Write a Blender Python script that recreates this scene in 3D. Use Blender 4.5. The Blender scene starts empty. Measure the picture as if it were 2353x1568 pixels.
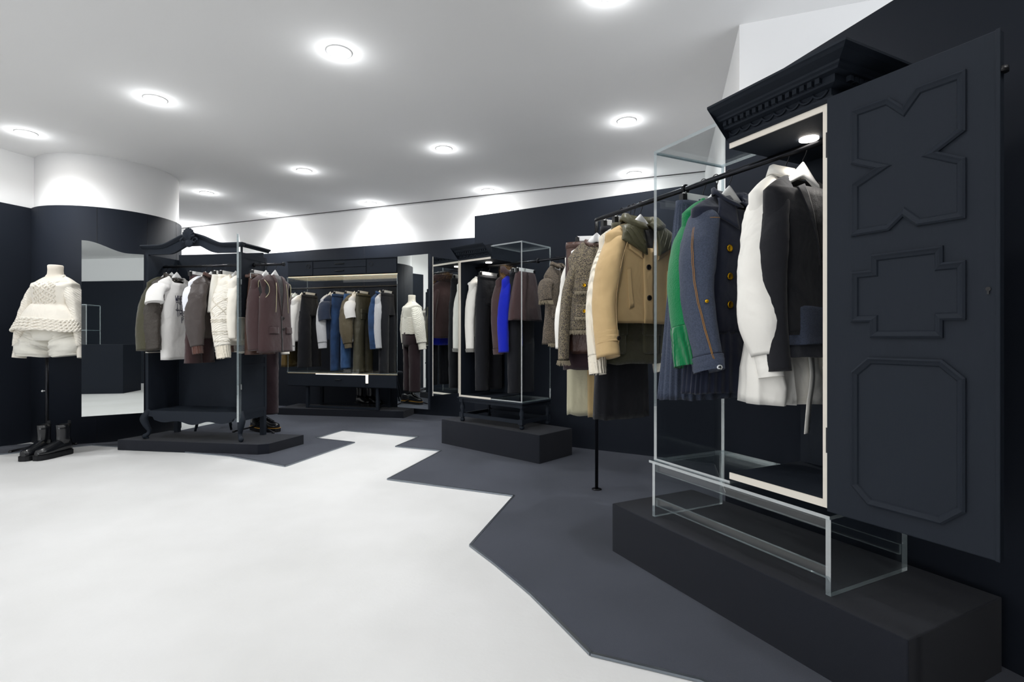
import bpy, bmesh, math, random
from mathutils import Vector, Matrix, noise

# ------------------------------------------------------------------ camera, world, exposure
scene = bpy.context.scene
C = scene.collection
F_PX, W_PX, H_PX, HORIZON = 1196.0, 2353.0, 1568.0, 775.0
cd = bpy.data.cameras.new('camera')
cam = bpy.data.objects.new('camera', cd)
C.objects.link(cam)
cam.location = (0, 0, 1.0)
cam.rotation_euler = (math.pi / 2, 0, 0)
cd.sensor_width = 36.0
cd.lens = 36.0 * F_PX / W_PX
cd.shift_y = -(H_PX / 2 - HORIZON) / W_PX
cd.clip_start = 0.02
scene.camera = cam
wd = bpy.data.worlds.new('world')
scene.world = wd
wd.use_nodes = True
wd.node_tree.nodes['Background'].inputs[0].default_value = (0.93, 0.96, 1.0, 1)
wd.node_tree.nodes['Background'].inputs[1].default_value = 2.0  # added fill light, enters by the opening behind the camera
vs = scene.view_settings
vs.view_transform = 'Standard'
vs.look = 'None'
vs.gamma = 1.0
vs.exposure = 0.33
vs.use_curve_mapping = False
scene.cycles.transparent_max_bounces = 24
scene.cycles.max_bounces = 8
scene.cycles.diffuse_bounces = 5
scene.cycles.sample_clamp_indirect = 6.0
LAMP_W = 30.0            # watts of one ceiling downlight
LAMP_COL = (0.965, 0.985, 1.0)

PI = math.pi
ZB, ZC = 2.225, 2.717    # top of the black wall lining, ceiling


# ------------------------------------------------------------------ materials
def lin(h):
    h = h.lstrip('#')
    v = [int(h[i:i + 2], 16) / 255 for i in (0, 2, 4)]
    return tuple(x / 12.92 if x <= .04045 else ((x + .055) / 1.055) ** 2.4 for x in v) + (1,)


MATS = {}


def mat(name, col, rough=.7, spec=.35, metal=0.0, sheen=0.0, bump=None, var=None, emit=None, wrinkle=0.0):
    """bump = (kind, scale, strength[, stretch]); var = (colour, scale, amount[, stretch])"""
    if name in MATS:
        return MATS[name]
    m = bpy.data.materials.new(name)
    m.use_nodes = True
    nt = m.node_tree
    N, Lk = nt.nodes, nt.links
    b = N['Principled BSDF']
    b.inputs['Base Color'].default_value = lin(col)
    b.inputs['Roughness'].default_value = rough
    b.inputs['Specular IOR Level'].default_value = spec
    b.inputs['Metallic'].default_value = metal
    b.inputs['Sheen Weight'].default_value = sheen
    b.inputs['Sheen Roughness'].default_value = .5
    tc = N.new('ShaderNodeTexCoord')

    def coord(stretch):
        if not stretch:
            return tc.outputs['Object']
        mp = N.new('ShaderNodeMapping')
        mp.inputs['Scale'].default_value = stretch
        Lk.new(tc.outputs['Object'], mp.inputs['Vector'])
        return mp.outputs['Vector']
    if var:
        nz = N.new('ShaderNodeTexNoise')
        nz.inputs['Scale'].default_value = var[1]
        nz.inputs['Detail'].default_value = 4
        Lk.new(coord(var[3] if len(var) > 3 else None), nz.inputs['Vector'])
        rp = N.new('ShaderNodeValToRGB')
        rp.color_ramp.elements[0].position = .5 - .5 * (1 - var[2]) * .5
        rp.color_ramp.elements[1].position = .5 + .5 * (1 - var[2]) * .5
        rp.color_ramp.elements[0].color = lin(col)
        rp.color_ramp.elements[1].color = lin(var[0])
        Lk.new(nz.outputs['Fac'], rp.inputs['Fac'])
        Lk.new(rp.outputs['Color'], b.inputs['Base Color'])
    if bump:
        kind, sc, st = bump[:3]
        v = coord(bump[3] if len(bump) > 3 else None)
        if kind == 'noise':
            t = N.new('ShaderNodeTexNoise')
            t.inputs['Scale'].default_value = sc
            t.inputs['Detail'].default_value = 5
            out = t.outputs['Fac']
        elif kind == 'voronoi':
            t = N.new('ShaderNodeTexVoronoi')
            t.inputs['Scale'].default_value = sc
            out = t.outputs['Distance']
        elif kind == 'check':
            t = N.new('ShaderNodeTexChecker')
            t.inputs['Scale'].default_value = sc
            out = t.outputs['Fac']
        else:
            t = N.new('ShaderNodeTexWave')
            t.bands_direction = kind
            t.inputs['Scale'].default_value = sc
            t.inputs['Distortion'].default_value = bump[4] if len(bump) > 4 else 1.0
            t.inputs['Detail Scale'].default_value = 2
            out = t.outputs['Fac']
        Lk.new(v, t.inputs['Vector'])
        bp = N.new('ShaderNodeBump')
        bp.inputs['Strength'].default_value = st
        bp.inputs['Distance'].default_value = .01
        Lk.new(out, bp.inputs['Height'])
        Lk.new(bp.outputs['Normal'], b.inputs['Normal'])
        if wrinkle:
            wn = N.new('ShaderNodeTexNoise')
            wn.inputs['Scale'].default_value = 7.0
            wn.inputs['Detail'].default_value = 3
            wn.inputs['Distortion'].default_value = .35
            Lk.new(coord((1, 1, .8)), wn.inputs['Vector'])
            wb_ = N.new('ShaderNodeBump')
            wb_.inputs['Strength'].default_value = wrinkle
            wb_.inputs['Distance'].default_value = .05
            Lk.new(wn.outputs['Fac'], wb_.inputs['Height'])
            Lk.new(bp.outputs['Normal'], wb_.inputs['Normal'])
            Lk.new(wb_.outputs['Normal'], b.inputs['Normal'])
    if emit:
        b.inputs['Emission Color'].default_value = lin(emit[0])
        b.inputs['Emission Strength'].default_value = emit[1]
    MATS[name] = m
    return m


def tweed(name, a, b, c):
    m = mat(name, a, .95, .1, sheen=.2, bump=('voronoi', 300, .9, (1, 1, 1.5)))
    nt = m.node_tree
    N, Lk = nt.nodes, nt.links
    tc = N.new('ShaderNodeTexCoord')
    mp = N.new('ShaderNodeMapping')
    mp.inputs['Scale'].default_value = (1, 1, 1.9)
    Lk.new(tc.outputs['Object'], mp.inputs['Vector'])
    v = N.new('ShaderNodeTexVoronoi')
    v.inputs['Scale'].default_value = 300
    Lk.new(mp.outputs['Vector'], v.inputs['Vector'])
    r = N.new('ShaderNodeValToRGB')
    r.color_ramp.interpolation = 'CONSTANT'
    e = r.color_ramp.elements
    e[0].position, e[0].color = 0, lin(a)
    e[1].position, e[1].color = .32, lin(b)
    x = e.new(.62)
    x.color = lin(c)
    x = e.new(.82)
    x.color = lin(a)
    Lk.new(v.outputs['Color'], r.inputs['Fac'])
    Lk.new(r.outputs['Color'], N['Principled BSDF'].inputs['Base Color'])
    return m


def clear_mat(name, tint, diff=0.0, dcol='#dfeef2', gloss=1.0, base=.04):
    """clear acrylic sheet: passes light straight, reflects by Fresnel (Schlick on the angle of view)"""
    m = bpy.data.materials.new(name)
    m.use_nodes = True
    nt = m.node_tree
    N, Lk = nt.nodes, nt.links
    N.remove(N['Principled BSDF'])
    out = N['Material Output']
    g = N.new('ShaderNodeNewGeometry')
    d = N.new('ShaderNodeVectorMath')
    d.operation = 'DOT_PRODUCT'
    Lk.new(g.outputs['Normal'], d.inputs[0])
    Lk.new(g.outputs['Incoming'], d.inputs[1])

    def mth(op, a, b=None):
        n = N.new('ShaderNodeMath')
        n.operation = op
        for i, v in enumerate((a, b)):
            if v is None:
                continue
            if isinstance(v, (int, float)):
                n.inputs[i].default_value = v
            else:
                Lk.new(v, n.inputs[i])
        return n.outputs[0]
    k = mth('SUBTRACT', 1.0, mth('ABSOLUTE', d.outputs['Value']))
    fr = mth('ADD', mth('MULTIPLY', mth('POWER', k, 5.0), (1 - base) * gloss), base)
    t = N.new('ShaderNodeBsdfTransparent')
    t.inputs[0].default_value = lin(tint)
    gl = N.new('ShaderNodeBsdfGlossy')
    gl.inputs['Roughness'].default_value = .02
    gl.inputs['Color'].default_value = (1, 1, 1, 1)
    src = t.outputs[0]
    if diff:
        df = N.new('ShaderNodeBsdfDiffuse')
        df.inputs[0].default_value = lin(dcol)
        mx = N.new('ShaderNodeMixShader')
        mx.inputs[0].default_value = diff
        Lk.new(t.outputs[0], mx.inputs[1])
        Lk.new(df.outputs[0], mx.inputs[2])
        src = mx.outputs[0]
    mx = N.new('ShaderNodeMixShader')
    Lk.new(fr, mx.inputs[0])
    Lk.new(src, mx.inputs[1])
    Lk.new(gl.outputs[0], mx.inputs[2])
    Lk.new(mx.outputs[0], out.inputs['Surface'])
    MATS[name] = m
    return m


ACR = clear_mat('acrylic_sheet', '#fbfdfd')
ACR_EDGE = clear_mat('acrylic_polished_edge', '#b9c9cf', .28, '#e6f4f8', 1.0, .3)
GLASSM = [ACR, ACR_EDGE]

M_WALL = mat('black_wall_lining', '#1b2029', .7, .16, bump=('noise', 900, .05))
M_WHITE = mat('white_paint', '#efefef', .85, .2, bump=('noise', 300, .03))
M_CEIL = mat('ceiling_paint', '#ececec', .9, .15)
M_FLOOR = mat('pale_concrete', '#dedede', .5, .3, var=('#d0d0cf', 1.6, .0), bump=('noise', 60, .08))
M_CARPET = mat('charcoal_carpet', '#474b56', .95, .1, sheen=.12, var=('#3d414b', 2.2, .1), bump=('noise', 700, .5))
M_PLINTH = mat('black_felt_plinth', '#1f222a', .95, .12, sheen=.1, bump=('noise', 800, .4))
M_FURN = mat('matt_black_paint', '#1e242d', .65, .2, bump=('noise', 180, .08, (1, 1, .15)))
M_CUT = mat('cream_cut_face', '#e9e2d6', .6, .3)
M_WOODCUT = mat('pale_oak_cut_face', '#e6d3b1', .6, .3, var=('#dcc59d', 20, .2, (1, 1, 6)))
M_WOODGLOW = mat('glowing_oak_cut_face', '#e6d3b1', .6, .3, emit=('#ffe6bd', .9))  # cut face given its own glow in place of light falling on it
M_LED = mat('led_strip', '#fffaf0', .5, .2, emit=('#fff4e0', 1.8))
M_STEEL = mat('blackened_steel', '#2a2b2f', .28, .5, metal=.85)
M_TRIM = mat('steel_edge_trim', '#8a9199', .3, .5, metal=.9)
M_BLACKP = mat('black_plastic', '#141416', .4, .5)
M_HANG = mat('white_lacquer', '#f1f1f0', .4, .4)
M_WIRE = mat('dark_wire', '#2a2a2d', .35, .5, metal=.8)
M_GOLD = mat('gold_metal', '#d9a520', .28, .5, metal=1.0)
M_CHROME = mat('chrome', '#d5d8da', .15, .5, metal=1.0)
M_BUTTON = mat('horn_button', '#1b1715', .3, .5)
M_MIRROR = mat('mirror_silver', '#e6eae8', 0.0, .5, metal=1.0)
M_LAMP = mat('lamp_glow', '#ffffff', .5, 0, emit=('#fffaf2', 55.0))
M_LAMP_S = mat('small_lamp_glow', '#ffffff', .5, 0, emit=('#fff6e8', 9.0))
M_RING = mat('white_lamp_ring', '#f0f0f0', .5, .3)


# ------------------------------------------------------------------ mesh building
class MB:
    def __init__(s):
        s.v, s.f, s.m, s.sm = [], [], [], []

    def add(s, verts, faces, mi=0, smooth=False):
        o = len(s.v)
        s.v += [tuple(p) for p in verts]
        for f in faces:
            s.f.append(tuple(i + o for i in f))
            s.m.append(mi)
            s.sm.append(smooth)

    def box(s, x0, x1, y0, y1, z0, z1, mi=0, mi_edge=None, thin=None):
        """thin = axis (0,1,2) of the sheet normal: the four rim faces take mi_edge"""
        V = [(x, y, z) for z in (z0, z1) for y in (y0, y1) for x in (x0, x1)]
        Fs = {2: [(0, 2, 3, 1), (4, 5, 7, 6)], 1: [(0, 1, 5, 4), (2, 6, 7, 3)], 0: [(0, 4, 6, 2), (1, 3, 7, 5)]}
        for ax, fs in Fs.items():
            s.add(V, fs, mi if (thin is None or ax == thin) else mi_edge)
        return s

    def loft(s, rings, mi=0, cap0=False, cap1=False, smooth=True, closed=True):
        n = len(rings[0])
        V = [p for r in rings for p in r]
        Fs = []
        for i in range(len(rings) - 1):
            for j in range(n if closed else n - 1):
                k = (j + 1) % n
                Fs.append((i * n + j, i * n + k, (i + 1) * n + k, (i + 1) * n + j))
        s.add(V, Fs, mi, smooth)
        if cap0:
            s.add(rings[0], [tuple(range(n))[::-1]], mi, False)
        if cap1:
            s.add(rings[-1], [tuple(range(n))], mi, False)
        return s

    def tube(s, path, r, seg=8, mi=0, caps=True):
        P = [Vector(p) for p in path]
        rr = r if isinstance(r, (list, tuple)) else [r] * len(P)
        rings = []
        up = None
        for i, p in enumerate(P):
            t = (P[min(i + 1, len(P) - 1)] - P[max(i - 1, 0)]).normalized()
            if up is None:
                up = Vector((0, 0, 1)) if abs(t.z) < .9 else Vector((0, 1, 0))
            a = t.cross(up)
            a = a.normalized() if a.length > 1e-6 else t.orthogonal().normalized()
            up = a.cross(t).normalized()
            rings.append([p + (a * math.cos(2 * PI * k / seg) + up * math.sin(2 * PI * k / seg)) * rr[i] for k in range(seg)])
        return s.loft(rings, mi, caps, caps)

    def lathe(s, prof, cx=0, cy=0, seg=14, mi=0):
        rings = [[(cx + r * math.cos(2 * PI * k / seg), cy + r * math.sin(2 * PI * k / seg), z) for k in range(seg)] for r, z in prof]
        return s.loft(rings, mi, True, True)

    def prism(s, poly, axis, a, b, mi=0):
        """poly in the two remaining axes; extruded from a to b along axis"""
        def P(u, w, t):
            return {0: (t, u, w), 1: (u, t, w), 2: (u, w, t)}[axis]
        n = len(poly)
        V = [P(u, w, a) for u, w in poly] + [P(u, w, b) for u, w in poly]
        Fs = [tuple(range(n))[::-1], tuple(range(n, 2 * n))] + [(i, (i + 1) % n, n + (i + 1) % n, n + i) for i in range(n)]
        s.add(V, Fs, mi)
        return s

    def build(s, name, mats, parent=None, bevel=0):
        me = bpy.data.meshes.new(name)
        me.from_pydata(s.v, [], s.f)
        for m in (mats if isinstance(mats, (list, tuple)) else [mats]):
            me.materials.append(m)
        me.polygons.foreach_set('material_index', s.m)
        me.polygons.foreach_set('use_smooth', s.sm)
        bm = bmesh.new()
        bm.from_mesh(me)
        bmesh.ops.remove_doubles(bm, verts=bm.verts, dist=1e-6)
        bmesh.ops.recalc_face_normals(bm, faces=bm.faces)
        bm.to_mesh(me)
        bm.free()
        me.update()
        o = bpy.data.objects.new(name, me)
        C.objects.link(o)
        if parent is not None:
            o.parent = parent
        if bevel:
            b = o.modifiers.new('bevel', 'BEVEL')
            b.width = bevel
            b.segments = 2
            b.limit_method = 'ANGLE'
            b.angle_limit = .7
        return o


def tag(o, label=None, cat=None, group=None, kind=None):
    if label:
        o['label'] = label
    if cat:
        o['category'] = cat
    if group:
        o['group'] = group
    if kind:
        o['kind'] = kind
    return o


def empty(name, loc=(0, 0, 0), rz=0.0, label=None, cat=None, group=None):
    o = bpy.data.objects.new(name, None)
    o.empty_display_size = .05
    C.objects.link(o)
    o.location = loc
    o.rotation_euler = (0, 0, rz)
    return tag(o, label, cat, group)


def copy_tree(o, parent=None):
    c = o.copy()
    C.objects.link(c)
    c.parent = parent
    for ch in list(o.children):
        copy_tree(ch, c)
    return c


def struct(name, mb, m, bevel=0):
    return tag(mb.build(name, m, None, bevel), kind='structure')


def catmull(P, n):
    P = [Vector(p) for p in P]
    out = []
    for i in range(len(P) - 1):
        a, b, c, d = P[max(i - 1, 0)], P[i], P[i + 1], P[min(i + 2, len(P) - 1)]
        for k in range(n):
            t = k / n
            out.append(.5 * ((2 * b) + (c - a) * t + (2 * a - 5 * b + 4 * c - d) * t * t + (3 * b - a - 3 * c + d) * t ** 3))
    out.append(P[-1])
    return out


def interp(tab, x):
    if x <= tab[0][0]:
        return tab[0][1:]
    for (a, *va), (b, *vb) in zip(tab, tab[1:]):
        if x <= b:
            k = (x - a) / (b - a) if b > a else 0
            k = k * k * (3 - 2 * k)
            return [p + (q - p) * k for p, q in zip(va, vb)]
    return tab[-1][1:]


def offset_poly(P, d):
    """offset of a counter-clockwise polygon towards its inside"""
    n = len(P)
    out = []
    for i in range(n):
        a, b, c = Vector(P[i - 1]), Vector(P[i]), Vector(P[(i + 1) % n])
        t1, t2 = (b - a).normalized(), (c - b).normalized()
        n1, n2 = Vector((-t1.y, t1.x)), Vector((-t2.y, t2.x))
        m = (n1 + n2)
        m = m / max(m.length_squared, 1e-6) * 2
        out.append(b + m * d)
    return out


def vunit(a, b):
    v = Vector((b[0] - a[0], b[1] - a[1]))
    return v.normalized(), v.length


# ------------------------------------------------------------------ the room
def poly_mesh(pts, z0, z1):
    mb = MB()
    mb.prism(pts, 2, z0, z1)
    return mb


ROOM = [(-4.55, 5.1), (-5.6, 1.6), (-6.4, -1.1), (-2.5, -4.8), (.1, -4.5), (1.739, .757)]
struct('floor', MB().box(-7.5, 3.5, -5.5, 9.2, -.1, 0), M_FLOOR)
struct('ceiling', MB().box(-7.5, 3.5, -5.5, 9.2, ZC, ZC + .1), M_CEIL)


def wall(name, a, b, z0, z1, th, m, side=1):
    """upright slab with its visible face on the line a-b, thickness on the far side"""
    t, L = vunit(a, b)
    n = Vector((-t.y, t.x)) * side * th
    q = [a, b, (b[0] + n.x, b[1] + n.y), (a[0] + n.x, a[1] + n.y)]
    return struct(name, poly_mesh(q, z0, z1), m)


def lined_wall(side, a, b, sgn=1):
    """white plastered wall with the black lining standing 2 cm proud of it"""
    wall('wall_%s' % side, a, b, 0, ZC, .12, M_WHITE, sgn)
    t, L = vunit(a, b)
    n = Vector((-t.y, t.x)) * -sgn * .02
    wall('wall_%s_lining' % side, (a[0] + n.x, a[1] + n.y), (b[0] + n.x, b[1] + n.y), 0, ZB, .0195, M_WALL, sgn)


DB = Vector((.931, -.364))
PB = Vector((-1.098, 6.68))
B0, B1 = PB - DB * 4.6, PB + DB * 3.36
lined_wall('back', tuple(B0), tuple(B1))
wall('wall_right_far', (2.02, 5.46), (1.25, 2.86), 0, ZC, .12, M_WHITE, 1)
wall('wall_right_far_dark_band', (2.0, 5.46), (1.23, 2.86), 0, 1.45, .0195, M_WALL, 1)  # dark band added where the lower part of this white wall lies in shade
wall('wall_right_return', (1.25, 2.86), (2.9, 2.263), 0, ZC, .12, M_WHITE, 1)
wall('wall_middle', (-.378, 5.27), (1.6, 4.09), 0, ZB, .1, M_WALL, 1)
wall('wall_right', (1.122, 2.737), (1.739, .757), 0, ZB, .06, M_WALL, 1)
wall('wall_left', (-4.50, 5.25), (-5.55, 1.75), 0, ZC, .12, M_WHITE, -1)
wall('wall_left_lining', (-4.481, 5.244), (-4.775, 4.264), 0, ZB, .0195, M_WALL, -1)
wall('wall_left_rear', (-5.6, 1.6), (-6.4, -1.1), 0, ZC, .12, M_WHITE, -1)
# gap added between these two walls so the world light fills the room
lined_wall('rear', (-2.5, -4.8), (.1, -4.5), -1)
lined_wall('right_rear', (.1, -4.5), (1.739, .757), -1)
wall('wall_left_far', (-4.6, 5.4), tuple(B0), 0, ZC, .1, M_WHITE, 1)
# the round column: white shaft, black lining around its foot
mb = MB()
mb.lathe([(.60, 0), (.60, ZC)], -4.20, 5.45, 96)
struct('column_shaft', mb, M_WHITE)
mb = MB()
mb.lathe([(.625, 0), (.625, ZB)], -4.20, 5.45, 96)
struct('column_lining', mb, M_WALL)
# seams of the lining
mb = MB()
for ang in (-62, -25, 10):
    a = math.radians(ang)
    x, y = -4.20 + .6255 * math.cos(a), 5.45 + .6255 * math.sin(a)
    mb.tube([(x, y, 0.01), (x, y, ZB)], .0014, 5)
for k in (1.95, 3.6):
    p = PB + DB * (k - 2.9) - Vector((.364, .931)) * .0205
    mb.tube([(p.x, p.y, 0.01), (p.x, p.y, ZB)], .0012, 5)
struct('trim_1', mb, M_BLACKP)
# dark recessed channel where ceiling meets the back wall
nB = Vector((-.364, -.931))
a, b = B0 + nB * .07, B1 + nB * .07
mb = MB()
q = [tuple(a), tuple(b), tuple(b + nB * .022), tuple(a + nB * .022)]
mb.prism(q, 2, ZC - .006, ZC + .02)
struct('trim_2', mb, M_BLACKP)
# carpet with its zigzag edge
EDGE = [(-5.1, 4.05), (-4.341, 4.413), (-3.87, 4.80), (-3.543, 4.715), (-2.806, 4.496), (-2.362, 4.355), (-1.748, 4.009),
        (-1.488, 4.916), (-1.927, 5.115), (-1.812, 5.555), (-.931, 5.175), (-1.059, 4.735), (-.619, 4.549), (-.871, 3.644),
        (.014, 3.26), (-.199, 2.486), (-.071, 2.278), (.073, 2.017), (.171, 1.804), (.248, 1.634), (.547, 1.508), (1.05, 1.05), (1.725, .765)]
mb = MB()
mb.prism(EDGE[1:] + [(1.115, 2.73), (1.225, 2.86), (1.585, 4.085), (-.40, 5.24), (-.30, 5.40), (.0, 6.21), (-4.83, 8.10), (-3.4, 6.1), (-3.52, 5.55), (-3.54, 5.28), (-3.69, 5.03), (-3.79, 4.92), (-3.90, 4.87), (-4.05, 4.81), (-4.2, 4.795), (-4.35, 4.80), (-4.5, 4.85), (-4.64, 4.74), (-4.80, 4.20)], 2, .0005, .008)
carpet = tag(mb.build('carpet', M_CARPET), 'charcoal carpet with a zigzag edge on the pale floor', 'carpet')
mb = MB()
for p, q in zip(EDGE[1:-1], EDGE[2:]):
    t, L = vunit(p, q)
    n = Vector((-t.y, t.x)) * .006
    mb.prism([(p[0] - n.x, p[1] - n.y), (q[0] - n.x, q[1] - n.y), (q[0] + n.x, q[1] + n.y), (p[0] + n.x, p[1] + n.y)], 2, .001, .0095)
mb.build('edge_strip', M_TRIM, carpet)


# ------------------------------------------------------------------ ceiling downlights on their regular grid
def downlight(x, y, label, r=.062, watts=LAMP_W):
    root = empty('ceiling_downlight', (x, y, ZC), 0, label, 'light', 'recessed ceiling downlights')
    MB().lathe([(r + .014, -.0005), (r + .014, -.005), (r, -.007), (r, -.0005)], seg=32).build('trim_ring', M_RING, root)
    mb = MB()
    mb.lathe([(r, -.004), (r * .55, -.012), (.004, -.014)], seg=28)
    mb.build('lens', M_LAMP, root)
    ld = bpy.data.lights.new('downlight_lamp', 'SPOT')
    ld.energy = watts
    ld.color = LAMP_COL
    ld.spot_size = math.radians(150)
    ld.spot_blend = .75
    ld.shadow_soft_size = .05
    lo = bpy.data.objects.new('downlight_lamp', ld)
    C.objects.link(lo)
    lo.parent = root
    lo.location = (0, 0, -.03)
    gd = bpy.data.lights.new('ceiling_fill', 'POINT')      # added fill lamp below the fitting, brightens the ceiling around it
    gd.energy = watts * .045
    gd.color = LAMP_COL
    gd.shadow_soft_size = .045
    go = bpy.data.objects.new('ceiling_fill', gd)
    C.objects.link(go)
    go.parent = root
    go.location = (0, 0, -.065)
    return root


LIGHTS = [((-4.08, 4.37), 'recessed downlight in front of the round column, nearest the left edge'),
          ((-2.57, 3.75), 'recessed downlight second from the left in the nearest full row'),
          ((-1.04, 3.13), 'largest recessed downlight in the ceiling, above the pale floor'),
          ((.48, 2.58), 'recessed downlight cut by the top edge of the picture'),
          ((-3.63, 6.19), 'recessed downlight just right of the round column'),
          ((-2.14, 5.36), 'recessed downlight above and right of the curved wardrobe top'),
          ((-.62, 4.74), 'recessed downlight in the middle of the second row'),
          ((.91, 4.13), 'recessed downlight above the tall black partition, near the right wall'),
          ((-4.88, 7.9), 'small far downlight just above the carved shell of the wardrobe'),
          ((-3.35, 7.28), 'small downlight by the back wall, above the protruding clothes rail'),
          ((-1.81, 6.67), 'downlight by the back wall above the sideboard rack'),
          ((-.28, 6.08), 'downlight by the back wall just above the tall partition corner'),
          ((1.28, 5.45), 'faint downlight by the back wall seen beside the clear acrylic post')]
for i, ((x, y), lb) in enumerate(LIGHTS):
    downlight(x, y, lb, watts=LAMP_W * (1.5 if i > 7 else 1.0))
REAR = [((-4.5, 2.77), 'leftmost of the row just behind the picture'), ((-3.0, 2.15), 'second of the row just behind the picture'),
        ((-1.47, 1.53), 'third of the row just behind the picture'), ((.05, .98), 'right above the photographer'),
        ((1.45, .4), 'beside the right wall behind the plinth'), ((-5.0, 1.0), 'by the white left wall near the added opening'),
        ((-3.43, .55), 'second from the white left wall near the added opening'), ((-1.9, -.07), 'left of the black counter'),
        ((-.38, -.56), 'above the corner of the black counter'), ((-4.0, -1.1), 'nearest the added opening'),
        ((-2.33, -1.67), 'inside the added opening, second row'), ((-.8, -2.2), 'above the far end of the black counter')]
for (x, y), lb in REAR:
    downlight(x, y, 'recessed downlight ' + lb, watts=LAMP_W * .45)


# ------------------------------------------------------------------ shared furniture bits
def arm(name, origin, e1, zrot=True):
    return math.atan2(e1[1], e1[0])


def sheet(parent, name, x0, x1, y0, y1, z0, z1, thin):
    mb = MB()
    mb.box(x0, x1, y0, y1, z0, z1, 0, 1, thin)
    return mb.build(name, GLASSM, parent)


def cornice(parent, x0, x1, depth, prof, ret_right, m=M_FURN):
    """front run from x0 to x1 (local), mitred return along the right side when asked"""
    mb = MB()
    rings = [[(x0, -o, z) for o, z in prof]]
    if ret_right:
        rings.append([(x1 + o, -o, z) for o, z in prof])
        rings.append([(x1 + o, depth, z) for o, z in prof])
    else:
        rings.append([(x1, -o, z) for o, z in prof])
    mb.loft(rings, 0, True, True, smooth=False, closed=False)
    mb.box(x0, x1, 0, depth, prof[-1][1] - .004, prof[-1][1])
    mb.box(x0, x1, 0, .015, prof[0][1], prof[-1][1])
    if ret_right:
        mb.box(x1 - .015, x1, 0, depth, prof[0][1], prof[-1][1])
    return mb.build('cornice', m, parent)


def ring_panel(parent, name, poly, y, m, prof=((0, 0), (0, .006), (.005, .0095), (.010, .0065), (.016, .004), (.019, 0)), sgn=-1):
    """a mitred moulding following the outline poly (x,z) on a surface y=const"""
    area = sum(a[0] * b[1] - b[0] * a[1] for a, b in zip(poly, poly[1:] + poly[:1]))
    P = poly if area > 0 else poly[::-1]
    rings = []
    for d, h in prof:
        rings.append([(q.x, y + sgn * h, q.y) for q in offset_poly(P, d)])
    n = len(P)
    mb = MB()
    for a, b in zip(rings, rings[1:]):
        mb.add(a + b, [(i, (i + 1) % n, n + (i + 1) % n, n + i) for i in range(n)])
    return mb.build(name, m, parent)


CORN = [(0, 1.697), (.008, 1.698), (.014, 1.704), (.014, 1.711), (.004, 1.716), (.004, 1.738), (.028, 1.741), (.032, 1.745), (.032, 1.762),
        (.054, 1.764), (.058, 1.769), (.066, 1.773), (.068, 1.779), (.082, 1.784), (.098, 1.790), (.106, 1.796), (.112, 1.799), (.112, 1.806)]


def dentils(cor, x0, x1, n, ret=0, depth=.4):
    w = (x1 - x0) / n
    base = None
    for i in range(n):
        if base is None:
            b = MB().box(0, w * .58, -.046, -.03, 1.747, 1.7625).build('dentil', M_FURN, cor)
            base = b
        else:
            b = base.copy()
            C.objects.link(b)
        b.location = (x0 + i * w + w * .2, 0, 0)
    for i in range(ret):
        b = base.copy()
        C.objects.link(b)
        b.rotation_euler = (0, 0, PI / 2)
        b.location = (x1, .02 + i * w, 0)


def scallop(cor, x0, x1, n):
    pts = []
    for i in range(n * 10 + 1):
        x = x0 + (x1 - x0) * i / (n * 10)
        ph = (i % 10) / 10
        pts.append((x, -.0075, 1.735 - .015 * math.sin(PI * ph) ** .7))
    MB().tube(pts, .0042, 6).build('scallop_moulding', M_FURN, cor)


def spot_in(parent, x, y, z, watts):
    root = MB().lathe([(.03, z), (.03, z - .006), (.003, z - .0065)], x, y, 22).build('spot_lens', M_LAMP_S, parent)
    ld = bpy.data.lights.new('cabinet_lamp', 'SPOT')
    ld.energy = watts
    ld.color = (1, .96, .9)
    ld.spot_size = math.radians(110)
    ld.spot_blend = .6
    ld.shadow_soft_size = .03
    lo = bpy.data.objects.new('cabinet_lamp', ld)
    C.objects.link(lo)
    lo.parent = parent
    lo.location = (x, y, z - .012)


# ================================================================== WARDROBE D (nearest, right)
FL_D, E1_D = (.605, 2.243), (.438, -.899)
RZ_D = math.atan2(E1_D[1], E1_D[0])
t, L = vunit((.465, 2.417), (1.007, 1.323))
pd = empty('display_plinth', (.465, 2.417, 0), math.atan2(t.y, t.x), 'black felt plinth under the nearest clear acrylic wardrobe', 'plinth', 'black plinths')
MB().box(0, 1.221, 0, .50, 0.001, .228).build('block', M_PLINTH, pd, .004)

WD = .778
DD = .40
wdr = empty('half_acrylic_wardrobe', (FL_D[0], FL_D[1], .2285), RZ_D,
            'nearest wardrobe, half black cabinet half clear acrylic, panelled door open', 'wardrobe')
Z0 = .2285


def D_sheet(name, x0, x1, y0, y1, z0, z1, thin):
    return sheet(wdr, name, x0, x1, y0, y1, z0 - Z0, z1 - Z0, thin)


T = .016
D_sheet('base_side_sheet', 0, T, .0, DD, .229, .459, 0)
D_sheet('base_side_sheet', WD - T, WD, 0, DD, .229, .459, 0)
D_sheet('base_top_sheet', -.008, WD + .004, -.012, DD + .004, .4595, .4705, 2)
D_sheet('stretcher', T + .001, WD - T - .001, .002, .014, .424, .459, 1)
D_sheet('stretcher', T + .001, WD - T - .001, .002, .014, .277, .310, 1)
D_sheet('stretcher', T + .001, WD - T - .001, DD - .014, DD - .002, .277, .310, 1)
D_sheet('stretcher', T + .001, WD - T - .001, DD - .014, DD - .002, .424, .459, 1)
XS = .41
D_sheet('upper_side_sheet', .010, .027, 0, DD, .471, 1.783, 0)
D_sheet('upper_top_sheet', .010, XS - .0005, 0, DD, 1.7835, 1.797, 2)
D_sheet('upper_floor_sheet', .0275, XS - .0005, 0, DD - .013, .471, .482, 2)
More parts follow.
